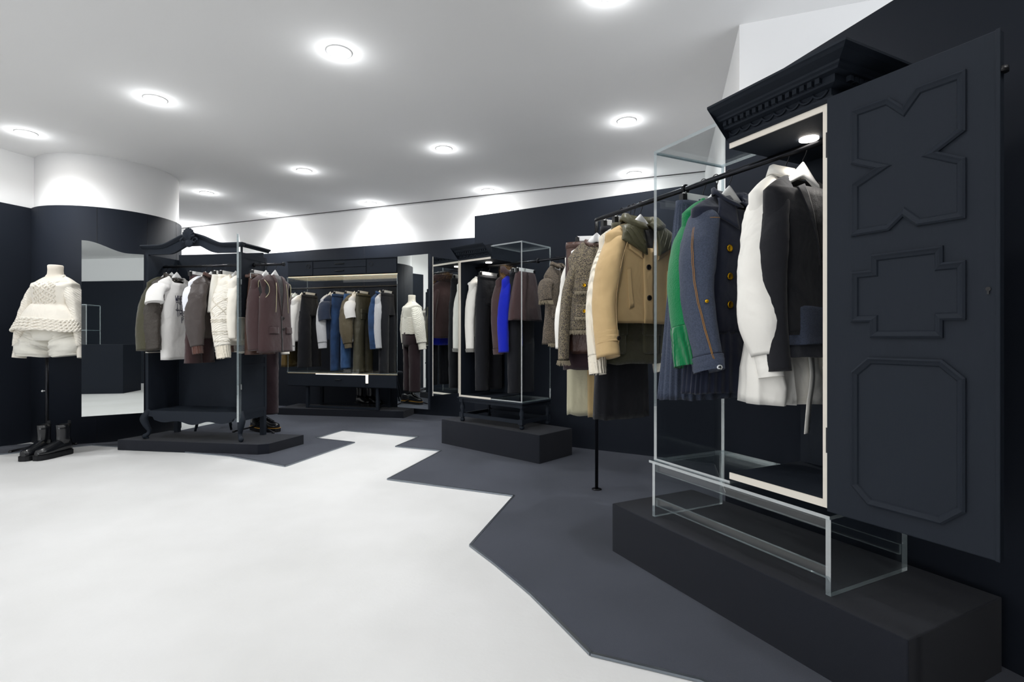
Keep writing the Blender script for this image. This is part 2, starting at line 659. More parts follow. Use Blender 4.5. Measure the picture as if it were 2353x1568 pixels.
# black half: side, back, floor, ceiling board; front rims are cream
cab = empty('cabinet_half', (0, 0, -Z0))
cab.parent = wdr
MB().box(WD - .023, WD, .002, DD, .49, 1.697).build('side_board', M_FURN, cab)
MB().box(XS, WD - .0235, DD - .012, DD, .49, 1.697).build('back_board', M_FURN, cab)
MB().box(XS, WD - .0235, .002, DD - .0125, .490, .513).build('floor_board', M_FURN, cab)
MB().box(XS, WD - .0235, .002, DD - .0125, 1.678, 1.697).build('top_board', M_FURN, cab)
mb = MB()
mb.box(WD - .023, WD, -.0025, .0018, .49, 1.697)
mb.box(XS, WD - .0232, -.0025, .0018, .49, .513)
mb.box(XS, WD - .0232, -.0025, .0018, 1.678, 1.697)
mb.build('cut_face_rim', M_CUT, cab)
spot_in(cab, .60, .16, 1.678, 3.5)
cor = cornice(wdr, XS, WD, DD, CORN, True)
cor.location = (0, 0, -Z0)
dentils(cor, XS + .005, WD, 15, 14)
scallop(cor, XS + .005, WD - .005, 8)
# panelled door, swung right round into the plane of the front
dt, dl = vunit((.9457, 1.544), (1.131, 1.1986))
hin = Vector(FL_D) + Vector(E1_D) * WD
loc = Vector((WD + .004, 0))
door = MB()
dr_ang = math.atan2(dt.y, dt.x) - RZ_D
door.box(0, .392, -.0125, .0125, .487, 1.703)
dr = door.build('door', M_FURN, wdr, .003)
dr.location = (WD + .003, -.013, -Z0)
dr.rotation_euler = (0, 0, dr_ang)
top_p = [(.0705, 1.637), (.1666, 1.637), (.1998, 1.6005), (.2297, 1.637), (.331, 1.637), (.331, 1.491), (.276, 1.458), (.331, 1.427),
         (.331, 1.2826), (.2297, 1.2826), (.1998, 1.313), (.1666, 1.2826), (.0705, 1.2826), (.0705, 1.430), (.1295, 1.4567), (.0705, 1.487)]
mid_p = [(.120, 1.2248), (.286, 1.2248), (.286, 1.183), (.331, 1.183), (.331, 1.041), (.286, 1.041), (.286, .998), (.120, .998),
         (.120, 1.041), (.0705, 1.041), (.0705, 1.183), (.120, 1.183)]
bot_p = [(.115, .945), (.284, .945), (.331, .902), (.331, .583), (.284, .539), (.115, .539), (.0705, .583), (.0705, .902)]
for p in (top_p, mid_p, bot_p):
    ring_panel(dr, 'panel_moulding', p, -.0126, M_FURN)
    
mb = MB()
mb.box(.385, .394, -.0165, -.0126, .487, 1.703)
mb.build('closing_bead', M_FURN, dr, .0015)
mb = MB()
mb.lathe([(.005, 0), (.005, .003)], 0, 0, 12)
mb.box(-.002, .002, -.012, 0, 0, .003)
k = mb.build('keyhole', M_BLACKP, dr)
k.rotation_euler = (PI / 2, 0, 0)
k.location = (.372, -.0127, 1.111)
for z0 in (.655, 1.535):
    MB().box(WD - .012, WD + .001, -.0055, -.0027, z0, z0 + .075).build('hinge', M_BLACKP, cab)
mb = MB()
mb.lathe([(.012, 0), (.012, .012)], 0, 0, 14)
k = mb.build('latch', M_BLACKP, dr)
k.location = (.392, 0, 1.605)

# ================================================================== RACK C (middle)
E1_C = (.766, -.643)
RZ_C = math.atan2(E1_C[1], E1_C[0])
FL_C = (-.483, 4.759)
ppl = empty('display_plinth', (-.652, 4.887, 0), math.atan2(-.655, .865), 'black felt plinth under the turned leg rack in the middle', 'plinth', 'black plinths')
ang_pc = math.atan2(-.655, .865)
# corners measured on the floor: front left (-.677,4.888), front right (.211,4.071)
ppl.location = (-.66, 4.872, 0)
ppl.rotation_euler = (0, 0, math.atan2(-.80, .87))
MB().box(0, 1.19, 0, .43, .001, .232).build('block', M_PLINTH, ppl, .004)
wc = empty('acrylic_garment_case', (FL_C[0], FL_C[1], .2325), RZ_C,
           'middle garment case on turned legs, black cornice left half, clear acrylic right half', 'wardrobe')
ZC0 = .2325
WC, DC = .74, .40
low = empty('base_table', (0, 0, -ZC0))
low.parent = wc
TURN = [(.014, .2327), (.02, .24), (.021, .256), (.013, .266), (.022, .27), (.022, .272)]
TURN2 = [(.022, .315), (.014, .318), (.019, .322), (.013, .33), (.021, .352), (.02, .37), (.012, .40), (.017, .405), (.017, .41)]
for x in (.022, WC - .022):
    for y in (.022, DC - .022):
        mb = MB()
        mb.lathe(TURN, x, y, 16)
        mb.box(x - .022, x + .022, y - .022, y + .022, .272, .315)
        mb.lathe(TURN2, x, y, 16)
        mb.box(x - .022, x + .022, y - .022, y + .022, .41, .442)
        mb.build('turned_leg', M_FURN, low)
for y in (.022, DC - .022):
    MB().box(.0445, WC - .0445, y - .012, y + .012, .278, .308).build('stretcher', M_FURN, low)
    MB().box(.0445, WC - .0445, y - .014, y + .014, .411, .442).build('apron', M_FURN, low)
for x in (.022, WC - .022):
    MB().box(x - .012, x + .012, .0445, DC - .0445, .278, .308).build('stretcher', M_FURN, low)
    MB().box(x - .014, x + .014, .0445, DC - .0445, .411, .442).build('apron', M_FURN, low)
MB().box(-.012, WC + .012, -.014, DC + .012, .4425, .456).build('table_top', M_FURN, low, .003)


def C_sheet(name, x0, x1, y0, y1, z0, z1, thin):
    return sheet(wc, name, x0, x1, y0, y1, z0 - ZC0, z1 - ZC0, thin)


XC = .39
C_sheet('upper_side_sheet', WC - .012, WC, 0, DC, .457, 1.783, 0)
C_sheet('upper_top_sheet', XC + .0005, WC, 0, DC, 1.7835, 1.795, 2)
C_sheet('upper_floor_sheet', XC + .0005, WC - .0125, 0, DC - .013, .457, .467, 2)
cab = empty('cabinet_half', (0, 0, -ZC0))
cab.parent = wc
MB().box(.0, .02, .002, DC, .457, 1.697).build('side_board', M_FURN, cab)
MB().box(.0205, XC, DC - .012, DC, .457, 1.697).build('back_board', M_FURN, cab)
MB().box(.0205, XC, .002, DC - .0125, .457, .474).build('floor_board', M_FURN, cab)
MB().box(.0205, XC, .002, DC - .0125, 1.682, 1.697).build('top_board', M_FURN, cab)
MB().box(0, XC, .016, DC, 1.6975, 1.798).build('top_box', M_FURN, cab)
mb = MB()
mb.box(0, .02, -.0025, .0018, .457, 1.697)
mb.box(.0202, XC, -.0025, .0018, .457, .474)
mb.box(.0202, XC, -.0025, .0018, 1.680, 1.697)
mb.build('cut_face_rim', M_CUT, cab)
spot_in(cab, .22, .16, 1.682, 2.5)
cor = cornice(wc, 0, XC + .01, .014, CORN, False)
cor.location = (0, 0, -ZC0)
dentils(cor, .004, XC + .006, 17)
scallop(cor, .004, XC + .006, 9)
# mirror door of the rack, hinged at the left front corner
hC = Vector(FL_C) + Vector((-.004, -.006))
fC = Vector((-.69, 4.525))
t, L = vunit(hC, fC)
mdC = empty('mirror_door', (hC.x - FL_C[0], hC.y - FL_C[1], 0))
mdC.parent = wc
Rinv = Matrix.Rotation(-RZ_C, 2)
hl = Rinv @ (hC - Vector(FL_C))
mdC.location = (hl.x, hl.y, -ZC0)
mdC.rotation_euler = (0, 0, math.atan2(t.y, t.x) - RZ_C)
MB().box(0, L, -.012, .0, .487, 1.70).build('door_board', M_FURN, mdC)
MB().box(.004, L - .004, .0004, .003, .491, 1.696).build('mirror_pane', M_MIRROR, mdC)
mb = MB()
mb.box(L - .004, L, .0002, .0035, .487, 1.70)
mb.box(0, .004, .0002, .0035, .487, 1.70)
mb.build('mirror_edge', M_CUT, mdC)

# ================================================================== SIDEBOARD RACK B (back)
E1_B = (.966, -.259)
RZ_B = math.atan2(E1_B[1], E1_B[0])
FL_B = (-2.896, 6.707)
WB, DBp = 1.56, .40
pb = empty('display_plinth', (-3.0, 6.66, 0), math.atan2(-.30, 1.66), 'low black plinth along the back wall under the sideboard rack', 'plinth', 'black plinths')
mb = MB()
mb.prism([(0, 0), (1.70, 0), (1.71, .33), (0, .46)], 2, .001, .093)
mb.build('block', M_PLINTH, pb, .003)
wb = empty('cut_sideboard', (FL_B[0], FL_B[1], .0935), RZ_B, 'black sideboard cut in two with clear acrylic between its halves', 'sideboard')
ZB0 = .0935
sub = empty('upper_half', (0, 0, -ZB0))
sub.parent = wb
MB().box(0, WB, .012, DBp, 1.775, 1.965).build('carcass', M_FURN, sub)
MB().box(-.008, WB + .008, -.006, DBp, 1.9655, 1.976).build('top_board', M_FURN, sub)
for x0, x1 in ((.012, .375), (1.145, 1.548)):
    p = MB().box(x0, x1, 0, .0115, 1.785, 1.958).build('door', M_FURN, sub, .002)
    cx = x1 - .06 if x0 < .5 else x0 + .06
    mb = MB()
    mb.tube([(cx + .026 * math.cos(a * PI / 12), -.001, 1.9 + .026 * math.sin(a * PI / 12)) for a in range(25)], .003, 6)
    mb.build('finger_ring', M_BLACKP, p)
for z0, z1 in ((1.785, 1.868), (1.873, 1.958)):
    p = MB().box(.385, 1.135, 0, .0115, z0, z1).build('drawer', M_FURN, sub, .002)
    mb = MB()
    mb.tube([(.70, 0, z0 + .05), (.71, -.012, z0 + .046), (.82, -.012, z0 + .046), (.83, 0, z0 + .05)], .005, 6)
    mb.build('handle', M_BLACKP, p)
MB().box(.004, WB - .004, .016, DBp - .004, 1.767, 1.7745).build('glowing_cut_face', M_WOODGLOW, sub)  # underside cut face, its brightness put in as emission


def B_sheet(name, x0, x1, y0, y1, z0, z1, thin):
    return sheet(wb, name, x0, x1, y0, y1, z0 - ZB0, z1 - ZB0, thin)


B_sheet('top_sheet', -.004, WB + .004, -.004, DBp, 1.757, 1.7665, 2)
B_sheet('front_rim_sheet', 0, WB, .0, .008, 1.68, 1.7565, 1)
B_sheet('side_sheet', 0, .01, .0085, DBp, .556, 1.7565, 0)
B_sheet('side_sheet', WB - .01, WB, .0085, DBp, .556, 1.7565, 0)
B_sheet('front_rim_sheet', 0, WB, .0, .008, .556, .60, 1)
B_sheet('bottom_sheet', -.004, WB + .004, -.004, DBp, .546, .5555, 2)
sub = empty('lower_half', (0, 0, -ZB0))
sub.parent = wb
MB().box(0, WB, .012, DBp, .372, .5365).build('carcass', M_FURN, sub)
MB().box(.004, WB - .004, .004, DBp - .004, .537, .5455).build('cut_face', M_WOODCUT, sub)
for x0, x1 in ((.01, 1.125), (1.165, 1.55)):
    p = MB().box(x0, x1, 0, .0115, .38, .528).build('drawer', M_FURN, sub, .002)
    if x0 < .5:
        mb = MB()
        mb.tube([(.70, 0, .47), (.71, -.012, .466), (.78, -.012, .466), (.79, 0, .47)], .005, 6)
        mb.build('handle', M_BLACKP, p)
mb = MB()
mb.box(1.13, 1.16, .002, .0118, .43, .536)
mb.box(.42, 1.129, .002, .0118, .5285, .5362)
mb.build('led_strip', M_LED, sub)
for x in (.27, 1.27):
    for y in (.05, DBp - .05):
        mb = MB()
        mb.box(x - .018, x + .018, y - .018, y + .018, .0937, .3715)
        mb.build('leg', M_FURN, sub)
for y in (.05, DBp - .05):
    MB().box(.29, 1.25, y - .012, y + .012, .10, .125).build('stretcher', M_FURN, sub)
# mirror door of the sideboard
hB = Vector((-1.383, 6.29))
fB = Vector((-1.383 + .455 * .891, 6.29 - .455 * .454))
t, L = vunit(hB, fB)
mdB = empty('mirror_door', (0, 0, 0))
mdB.parent = wb
hl = Matrix.Rotation(-RZ_B, 2) @ (hB - Vector(FL_B))
mdB.location = (hl.x, hl.y, -ZB0)
mdB.rotation_euler = (0, 0, math.atan2(t.y, t.x) - RZ_B)
MB().box(0, L + .012, .0005, .022, .152, 1.975).build('door_board', M_FURN, mdB)
MB().box(.002, L - .002, -.003, 0.0, .154, 1.973).build('mirror_pane', M_MIRROR, mdB)

# ================================================================== WARDROBE A (left)
E1_A = (.988, -.156)
RZ_A = math.atan2(E1_A[1], E1_A[0])
FL_A = (-3.270, 4.641)
WA, DA = .94, .36
pa = empty('display_plinth', (-3.487, 4.60, 0), math.atan2(-.22, 1.39), 'low black plinth with a cut corner under the curved top wardrobe', 'plinth', 'black plinths')
mb = MB()
mb.prism([(0, 0), (1.36, 0), (1.43, .05), (1.50, .47), (.1, .47)], 2, .001, .093)
mb.build('block', M_PLINTH, pa, .003)
wa = empty('curved_top_wardrobe', (FL_A[0], FL_A[1], .0935), RZ_A,
           'black wardrobe with a curved carved top and cabriole legs, mirror door open', 'wardrobe')
ZA0 = .0935
ca = empty('carcass', (0, 0, -ZA0))
ca.parent = wa


def bump(s, half, c=.47):
    k = min(1, abs(s - c) / half)
    return .5 + .5 * math.cos(PI * k)


def ztop(s):
    return 1.805 + .095 * bump(s, .33)


def zbot(s):
    k = max(0, 1 - abs(s - .47) / .235)
    return 1.735 + .066 * min(1, (k * k * (3 - 2 * k)) * 1.25)


mb = MB()
NS = 60
for (y0, y1) in ((0, .026),):
    V, Fs = [], []
    for i in range(NS + 1):
        s = WA * i / NS
        V += [(s, y0, zbot(s)), (s, y0, ztop(s)), (s, y1, zbot(s)), (s, y1, ztop(s))]
    for i in range(NS):
        a = i * 4
        b = a + 4
        Fs += [(a, b, b + 1, a + 1), (a + 2, a + 3, b + 3, b + 2), (a, a + 2, b + 2, b), (a + 1, b + 1, b + 3, a + 3)]
    Fs += [(0, 1, 3, 2), (NS * 4, NS * 4 + 2, NS * 4 + 3, NS * 4 + 1)]
    mb.add(V, Fs)
ped = mb.build('pediment', M_FURN, ca)
PR = [(.0, -.022), (-.01, -.018), (-.014, -.008), (-.026, -.004), (-.03, .004), (-.026, .012), (.028, .012)]
rings = []
for i in range(NS + 1):
    s = -.03 + (WA + .06) * i / NS
    rings.append([(s, p[0], ztop(min(max(s, 0), WA)) + p[1]) for p in PR])
MB().loft(rings, 0, True, True, smooth=True, closed=True).build('cornice_moulding', M_FURN, ped)
rings = [[(WA - p[0], y, 1.805 + p[1]) for p in PR] for y in (-.02, DA + .02)]
MB().loft(rings, 0, True, True, smooth=False).build('cornice_moulding', M_FURN, ca)
# carved shell: fan of ribs, two scrolls, base
sh = MB()
cx, cz = .47, 1.862
for k in range(-4, 5):
    a = math.radians(k * 19)
    tip = (cx + .062 * math.sin(a), -.04, cz + .088 * math.cos(a))
    mid = (cx + .036 * math.sin(a * .9), -.052, cz + .045 * math.cos(a))
    sh.tube(catmull([(cx + k * .0035, -.036, cz - .02), mid, tip], 5), [.006, .007, .008, .009, .010, .0115, .012, .012, .012, .011, .005], 8)
shell = sh.build('carved_shell', M_FURN, ped)
for sg in (-1, 1):
    pts = []
    for i in range(34):
        a = i / 33 * 2.3 * 2 * PI / 2
        r = .03 * (1 - i / 40)
        pts.append((cx + sg * (.052 + r * math.cos(a)), -.036, cz - .022 + r * math.sin(a)))
    MB().tube(pts, [.010 - .005 * i / 33 for i in range(34)], 8).build('scroll', M_FURN, shell)
mb = MB()
mb.lathe([(.004, 0), (.036, .004), (.04, .012), (.03, .02), (.004, .024)], 0, 0, 20)
o = mb.build('shell_base', M_FURN, shell)
o.rotation_euler = (PI / 2, 0, 0)
o.location = (cx, -.024, cz - .04)
# upper and lower carcass, clear band between them
for z0, z1, nm in ((1.175, 1.735, 'upper'), (.325, .858, 'lower')):
    for x0, x1 in ((0, .03), (WA - .03, WA)):
        side = MB().box(x0 + .004, x1 - .004, .0265, DA - .03, z0, z1).build('side_board', M_FURN, ca)
        MB().box(x0, x1, 0, .026, z0, z1).build('stile', M_FURN, ca)
        MB().box(x0, x1, DA - .03, DA, z0, z1).build('stile', M_FURN, ca)
        if x0 > .5:
            zs = ((z0, z0 + .03), (z1 - .045, z1))
            for a, b in zs:
                MB().box(x0, x1, .0265, DA - .0305, a, b).build('side_rail', M_FURN, ca)
            if nm == 'upper':
                MB().box(x0, x1, .0265, DA - .0305, z0 + .18, z0 + .215).build('side_rail', M_FURN, ca)
            else:
                MB().box(x0, x1, .0265, DA - .0305, z1 - .13, z1 - .10).build('side_rail', M_FURN, ca)
    MB().box(.0305, WA - .0305, DA - .014, DA - .002, z0, 1.785 if nm == 'upper' else z1).build('back_board', M_FURN, ca)
for z in (.8585, 1.166):
    mb = MB()
    for x0, x1 in ((0, .03), (WA - .03, WA)):
        mb.box(x0, x1, 0, DA, z, z + .006)
    mb.box(.0305, WA - .0305, DA - .014, DA - .002, z, z + .006)
    mb.build('cut_face_rim', M_CUT, ca)
for x0 in (.004, WA - .014):
    sheet(ca, 'clear_band', x0, x0 + .01, 0, DA - .015, .865, 1.1655, 0)
sheet(ca, 'clear_band', .015, WA - .015, DA - .012, DA - .003, .865, 1.1655, 1)
MB().box(.0305, WA - .0305, .03, DA - .0145, .325, .345).build('floor_board', M_FURN, ca)
# wavy apron
V, Fs = [], []
for i in range(NS + 1):
    s = .03 + (WA - .06) * i / NS
    q = (s - .03) / (WA - .06)
    zl = .262 + .012 * math.cos(q * 6 * PI) - .022 * math.sin(q * PI) ** 2 + (.022 if q < .06 or q > .94 else 0)
    V += [(s, 0, zl), (s, 0, .3455), (s, .024, zl), (s, .024, .3455)]
for i in range(NS):
    a = i * 4
    b = a + 4
    Fs += [(a, b, b + 1, a + 1), (a + 2, a + 3, b + 3, b + 2), (a, a + 2, b + 2, b), (a + 1, b + 1, b + 3, a + 3)]
mb = MB()
mb.add(V, Fs)
mb.build('apron', M_FURN, ca)
mb = MB()
mb.box(WA - .026, WA - .004, .03, DA - .03, .27, .3245)
mb.build('side_apron', M_FURN, ca)


def cabriole(x, y, dx, dy):
    P = [(x, y, .35), (x + dx * .02, y + dy * .02, .31), (x + dx * .034, y + dy * .03, .27), (x + dx * .02, y + dy * .02, .215),
         (x + dx * .004, y + dy * .004, .165), (x + dx * .012, y + dy * .012, .132), (x + dx * .03, y + dy * .028, .115), (x + dx * .018, y + dy * .016, .102), (x + dx * .018, y + dy * .016, .0940)]
    R = [.026, .03, .033, .026, .018, .018, .022, .016, .015]
    pts = catmull(P, 4)
    rr = []
    for i in range(len(pts)):
        q = i / 4
        a = int(min(q, len(R) - 2))
        rr.append(R[a] + (R[a + 1] - R[a]) * (q - a))
    return MB().tube(pts, rr, 12).build('cabriole_leg', M_FURN, ca)


cabriole(.025, .025, -1, -1)
cabriole(WA - .025, .025, 1, -1)
for x in (.022, WA - .022):
    MB().box(x - .02, x + .02, DA - .042, DA - .002, .0937, .3245).build('back_leg', M_FURN, ca)


# mirror door (left) and clear acrylic door (right), both with the wavy top
def wavy_door(name, hinge, free, side, m, th, label=None, edge_m=None):
    t, L = vunit(hinge, free)
    root = empty(name)
    root.parent = wa
    hl = Matrix.Rotation(-RZ_A, 2) @ (Vector(hinge) - Vector(FL_A))
    root.location = (hl.x, hl.y, -ZA0)
    root.rotation_euler = (0, 0, math.atan2(t.y, t.x) - RZ_A)
    n = 30

    def zt(q):
        q = min(1, max(0, (q - .25) / .7))
        return 1.735 + .086 * (q * q * (3 - 2 * q))

    def slab(y0, y1, ins):
        mb = MB()
        V, Fs, E = [], [], []
        for i in range(n + 1):
            q = i / n
            s = ins + (L - 2 * ins) * q
            z1 = zt(q) - ins
            V += [(s, y0, .325 + ins), (s, y0, z1), (s, y1, .325 + ins), (s, y1, z1)]
        for i in range(n):
            a = i * 4
            b = a + 4
            Fs += [(a, b, b + 1, a + 1), (a + 2, a + 3, b + 3, b + 2)]
            E += [(a, a + 2, b + 2, b), (a + 1, b + 1, b + 3, a + 3)]
        E += [(0, 1, 3, 2), (n * 4, n * 4 + 2, n * 4 + 3, n * 4 + 1)]
        mb.add(V, Fs, 0)
        mb.add(V, E, 1)
        return mb
    if m is M_MIRROR:
        slab(-.014, -.0005, 0).build('door_board', [M_FURN, M_FURN], root)
        slab(0, .003, .0015).build('mirror_pane', [M_MIRROR, M_CUT], root)
    else:
        slab(-th / 2, th / 2, 0).build('acrylic_pane', GLASSM, root)
        for z in (.55, 1.45):
            mb = MB()
            mb.box(-.006, .03, -.011, .011, z, z + .045)
            mb.build('hinge', M_CHROME, root)
    return root


wavy_door('mirror_door', (-3.275, 4.632), (-3.640, 4.40), 1, M_MIRROR, .004)
wavy_door('acrylic_door', (-2.338, 4.482), (-2.172, 4.122), -1, ACR, .014)


# ================================================================== clothes rails
def rail(name, pts, r, label, rings=(), post=None):
    root = empty(name, (0, 0, 0), 0, label, 'rail')
    MB().tube(pts, r, 14).build('rail_tube', M_STEEL, root)
    for (p, d, rr) in rings:
        p, d = Vector(p), Vector(d).normalized()
        mb = MB()
        mb.tube([p - d * .008, p - d * .006, p + d * .006, p + d * .008], [rr * .85, rr, rr, rr * .85], 18)
        mb.build('collar_ring', M_STEEL, root)
    if post:
        mb = MB()
        mb.tube([(post[0], post[1], .014), (post[0], post[1], post[2])], r * .95, 14)
        mb.build('post', M_STEEL, root)
        mb = MB()
        mb.lathe([(.032, .0085), (.032, .013), (.018, .016)], post[0], post[1], 20)
        mb.build('foot_plate', M_STEEL, root)
    return root


def on(P, e, s, z):
    return (P[0] + e[0] * s, P[1] + e[1] * s, z)


RD = dict(P=(.785, 2.331), e=E1_D, z=1.666)
RC = dict(P=(-.354, 4.912), e=E1_C, z=1.65)
RB = dict(P=(-2.847, 6.891), e=E1_B, z=1.64)
RA = dict(P=(-3.243, 4.809), e=E1_A, z=1.646)
postD = (.551, 3.388)
cornerD = on(RD['P'], RD['e'], -.695, RD['z'])
tb, LBk = vunit(cornerD[:2], postD)
RK = dict(P=postD, e=(-tb.x, -tb.y), z=RD['z'])      # the short leg of the L, towards the camera
rail('clothes_rail', [on(RD['P'], RD['e'], .754, 1.666), on(RD['P'], RD['e'], -.68, 1.666), cornerD, (cornerD[0] + tb.x * .02, cornerD[1] + tb.y * .02, 1.666), (postD[0], postD[1], 1.666)], .0115,
     'black steel rail bent to a floor post beside the nearest wardrobe',
     [(on(RD['P'], RD['e'], -.012, 1.666), (E1_D[0], E1_D[1], 0), .021)], (postD[0], postD[1], 1.666))
rail('clothes_rail', [on(RC['P'], RC['e'], .021, 1.65), on(RC['P'], RC['e'], 1.25, 1.65)], .0105, 'black steel rail running through the middle garment case',
     [(on(RC['P'], RC['e'], .752, 1.65), (E1_C[0], E1_C[1], 0), .021), (on(RC['P'], RC['e'], 1.25, 1.65), (E1_C[0], E1_C[1], 0), .017)])
rail('clothes_rail', [on(RB['P'], RB['e'], -.12, 1.64), on(RB['P'], RB['e'], 1.549, 1.64)], .011, 'black steel rail inside the cut sideboard rack',
     [(on(RB['P'], RB['e'], -.10, 1.64), (E1_B[0], E1_B[1], 0), .02)])
rail('clothes_rail', [on(RA['P'], RA['e'], .031, 1.646), on(RA['P'], RA['e'], 1.235, 1.646)], .011, 'black steel rail through the curved top wardrobe and out of its side',
     [(on(RA['P'], RA['e'], .95, 1.646), (E1_A[0], E1_A[1], 0), .019), (on(RA['P'], RA['e'], 1.232, 1.646), (E1_A[0], E1_A[1], 0), .018)])


# ------------------------------------------------------------------ hangers (modelled once, then copied with their parts)
def hook_path():
    P = []
    for i in range(11):
        a = math.radians(-60 + i * 25)
        P.append((0, .0 + .0165 * math.sin(a) * -1 if False else .0165 * math.cos(a + PI / 2), .0 + .0165 * math.sin(a + PI / 2)))
    return P


def make_hook(zb):
    pts = []
    for i in range(13):                       # from the far side over the top of the rail and down
        a = math.radians(-30 + i * 20)
        pts.append((0, .0175 * math.cos(a), .0175 * math.sin(a)))
    pts += [(0, -.010, -.024), (0, 0, -.04), (0, 0, zb)]
    return MB().tube(pts, .0019, 6)


def shoulder_hanger():
    root = empty('shoulder_hanger')
    rings = []
    n = 26
    for i in range(n + 1):
        x = -.15 + .30 * i / n
        q = abs(x) / .15
        z = -.088 - .076 * q ** 1.1
        hh = .0125 + .016 * max(0, 1 - q * 2.4)
        th = .007 + .008 * q
        z += .014 * max(0, 1 - q * 2.4)
        yb = .012 * q * q
        rings.append([(x, yb + th * math.cos(2 * PI * k / 12), z + hh * math.sin(2 * PI * k / 12)) for k in range(12)])
    MB().loft(rings, 0, True, True).build('hanger_body', M_HANG, root)
    make_hook(-.06).build('hook', M_WIRE, root)
    return root


def clip_hanger():
    root = empty('clip_hanger')
    MB().box(-.115, .115, -.006, .006, -.085, -.055).build('hanger_bar', M_HANG, root, .002)
    for x in (-.115, .115):
        mb = MB()
        mb.box(x - .012, x + .012, -.012, .012, -.102, -.062)
        mb.tube([(x, -.013, -.066), (x, -.02, -.06), (x, -.013, -.056)], .003, 6)
        mb.build('clip', M_BLACKP, root, .002)
    make_hook(-.06).build('hook', M_WIRE, root)
    return root


SH0, CH0 = shoulder_hanger(), clip_hanger()
used = set()


def hang_on(R, s, kind, label):
    base = SH0 if kind == 's' else CH0
    if kind in used:
        h = copy_tree(base)
    else:
        h = base
        used.add(kind)
    h.location = on(R['P'], R['e'], s, R['z'])
    h.rotation_euler = (0, 0, math.atan2(R['e'][1], R['e'][0]) + PI / 2)
    tag(h, label, 'hanger', 'white hangers on the rails')
    return h


def groot(name, R, s, label, cat):
    return empty(name, on(R['P'], R['e'], s, R['z']), math.atan2(R['e'][1], R['e'][0]) + PI / 2, label, cat)


# ------------------------------------------------------------------ fabrics
def fabric(name, col, rough=.85, bump=('noise', 350, .25), sheen=.25, spec=.2, var=None, wrinkle=.36):
    return mat('fabric_' + name, col, rough, spec, 0, sheen, bump, var, None, wrinkle)


F_BEIGE = fabric('beige_twill', '#c9ab7c', .8, ('noise', 500, .12), .15)
F_OLIVE_Q = fabric('olive_wax', '#4b4831', .45, ('noise', 60, .3), .05, .4)
F_OLIVE = fabric('olive_cotton', '#4a4838', .85, ('noise', 90, .25))
F_IVKNIT = mat('fabric_ivory_rib_knit', '#eee5d3', .95, .1, 0, .3, ('X', 26, .9, (1, 1, .04), .6))
F_GREEN = mat('fabric_green_knit', '#0f7a47', .95, .1, 0, .3, ('noise', 240, .5))
F_GREENR = mat('fabric_green_rib_knit', '#0d7142', .95, .1, 0, .3, ('X', 34, 1.0, (1, 1, .03), .2))
F_DENIM = fabric('raw_denim', '#394050', .85, ('noise', 600, .3), .1, .2, ('#4a5265', 200, .25))
F_JEAN = fabric('blue_jean', '#263a58', .85, ('noise', 600, .3), .1, .2, ('#34507a', 9, .2))
F_LJEAN = fabric('washed_denim', '#324e75', .85, ('noise', 600, .3), .1, .2, ('#41628f', 12, .2))
F_NAVY = fabric('navy_wool', '#1d2233', .9, ('noise', 500, .2), .2)
F_BLACK = fabric('black_wool', '#1c1d22', .9, ('noise', 500, .2), .15)
F_WHITE = fabric('white_poplin', '#f4f1ea', .75, ('noise', 40, .05), .2)
F_CREAM = fabric('cream_satin', '#f3ede1', .55, ('noise', 30, .08), .2)
F_TEE = fabric('white_jersey', '#efedea', .85, ('noise', 700, .1), .2)
F_CABLE = mat('fabric_cream_cable_knit', '#f5efe3', .95, .1, 0, .3, ('DIAGONAL', 18, .4, (1, 1, 1.6), 4.0))
F_BROWN = fabric('brown_wool', '#453334', .9, ('noise', 600, .2), .25)
F_DBROWN = fabric('dark_brown_wool', '#33252a', .9, ('noise', 600, .2), .2)
F_WAX = fabric('dark_brown_crinkle', '#3b352f', .5, ('noise', 45, .9), .05, .45)
F_BOMB = fabric('taupe_nylon', '#423a38', .5, ('noise', 24, .3), .1, .4)
F_RIBB = mat('fabric_brown_rib', '#5c4039', .95, .1, 0, .2, ('X', 40, .9, (1, 1, .03), .2))
F_LEATHER = fabric('brown_leather', '#4a3128', .4, ('noise', 110, .3), 0, .5)
F_BLUE = fabric('cobalt_knit', '#1022b2', .9, ('noise', 300, .4), .2)
F_GREY = fabric('grey_marl', '#bfc0c4', .9, ('noise', 500, .3), .2, .2, ('#d2d3d6', 200, .2))
F_GREIGE = fabric('greige_wool', '#b9b49a', .9, ('noise', 500, .2), .2)
F_CAMEL = fabric('camel_wool', '#a08a62', .9, ('noise', 500, .2), .2)
F_OLEATH = fabric('olive_leather', '#4b483a', .42, ('noise', 40, .4), 0, .45)
F_OBOMB = fabric('olive_nylon', '#5d5440', .55, ('noise', 26, .4), .1, .35)
F_NAVYT = fabric('navy_jersey', '#2a3346', .9, ('noise', 500, .2), .2)
F_MUST = fabric('mustard_cord', '#6a552b', .9, ('noise', 200, .4), .2)
F_FUR = mat('fur_brown', '#a07c50', .8, .2, 0, .3)
F_TWEED = tweed('fabric_tweed', '#2c2826', '#b9a987', '#7c706a')
F_TWEED2 = tweed('fabric_tweed_brown', '#35302c', '#9b8a73', '#6b5f56')
F_FRINGE = fabric('tweed_fringe', '#9d927c', .95)
F_FUZZ = fabric('grey_fuzzy_trim', '#8d8b86', .95, ('noise', 150, 1.0))
F_INK = fabric('black_ink', '#1d1b3a', .6)
F_STITCH = fabric('ochre_stitching', '#a7762f', .8)
F_ZIP = mat('brass_zip', '#cfc6a2', .35, .5, .7)
F_SHEER = fabric('black_sheer', '#2b2e36', .6)
F_PALE = fabric('pale_shirt', '#e9ebf2', .7, ('noise', 40, .05))
F_SHORT = fabric('ivory_cotton', '#e4e1d7', .8, ('noise', 30, .2), .2)
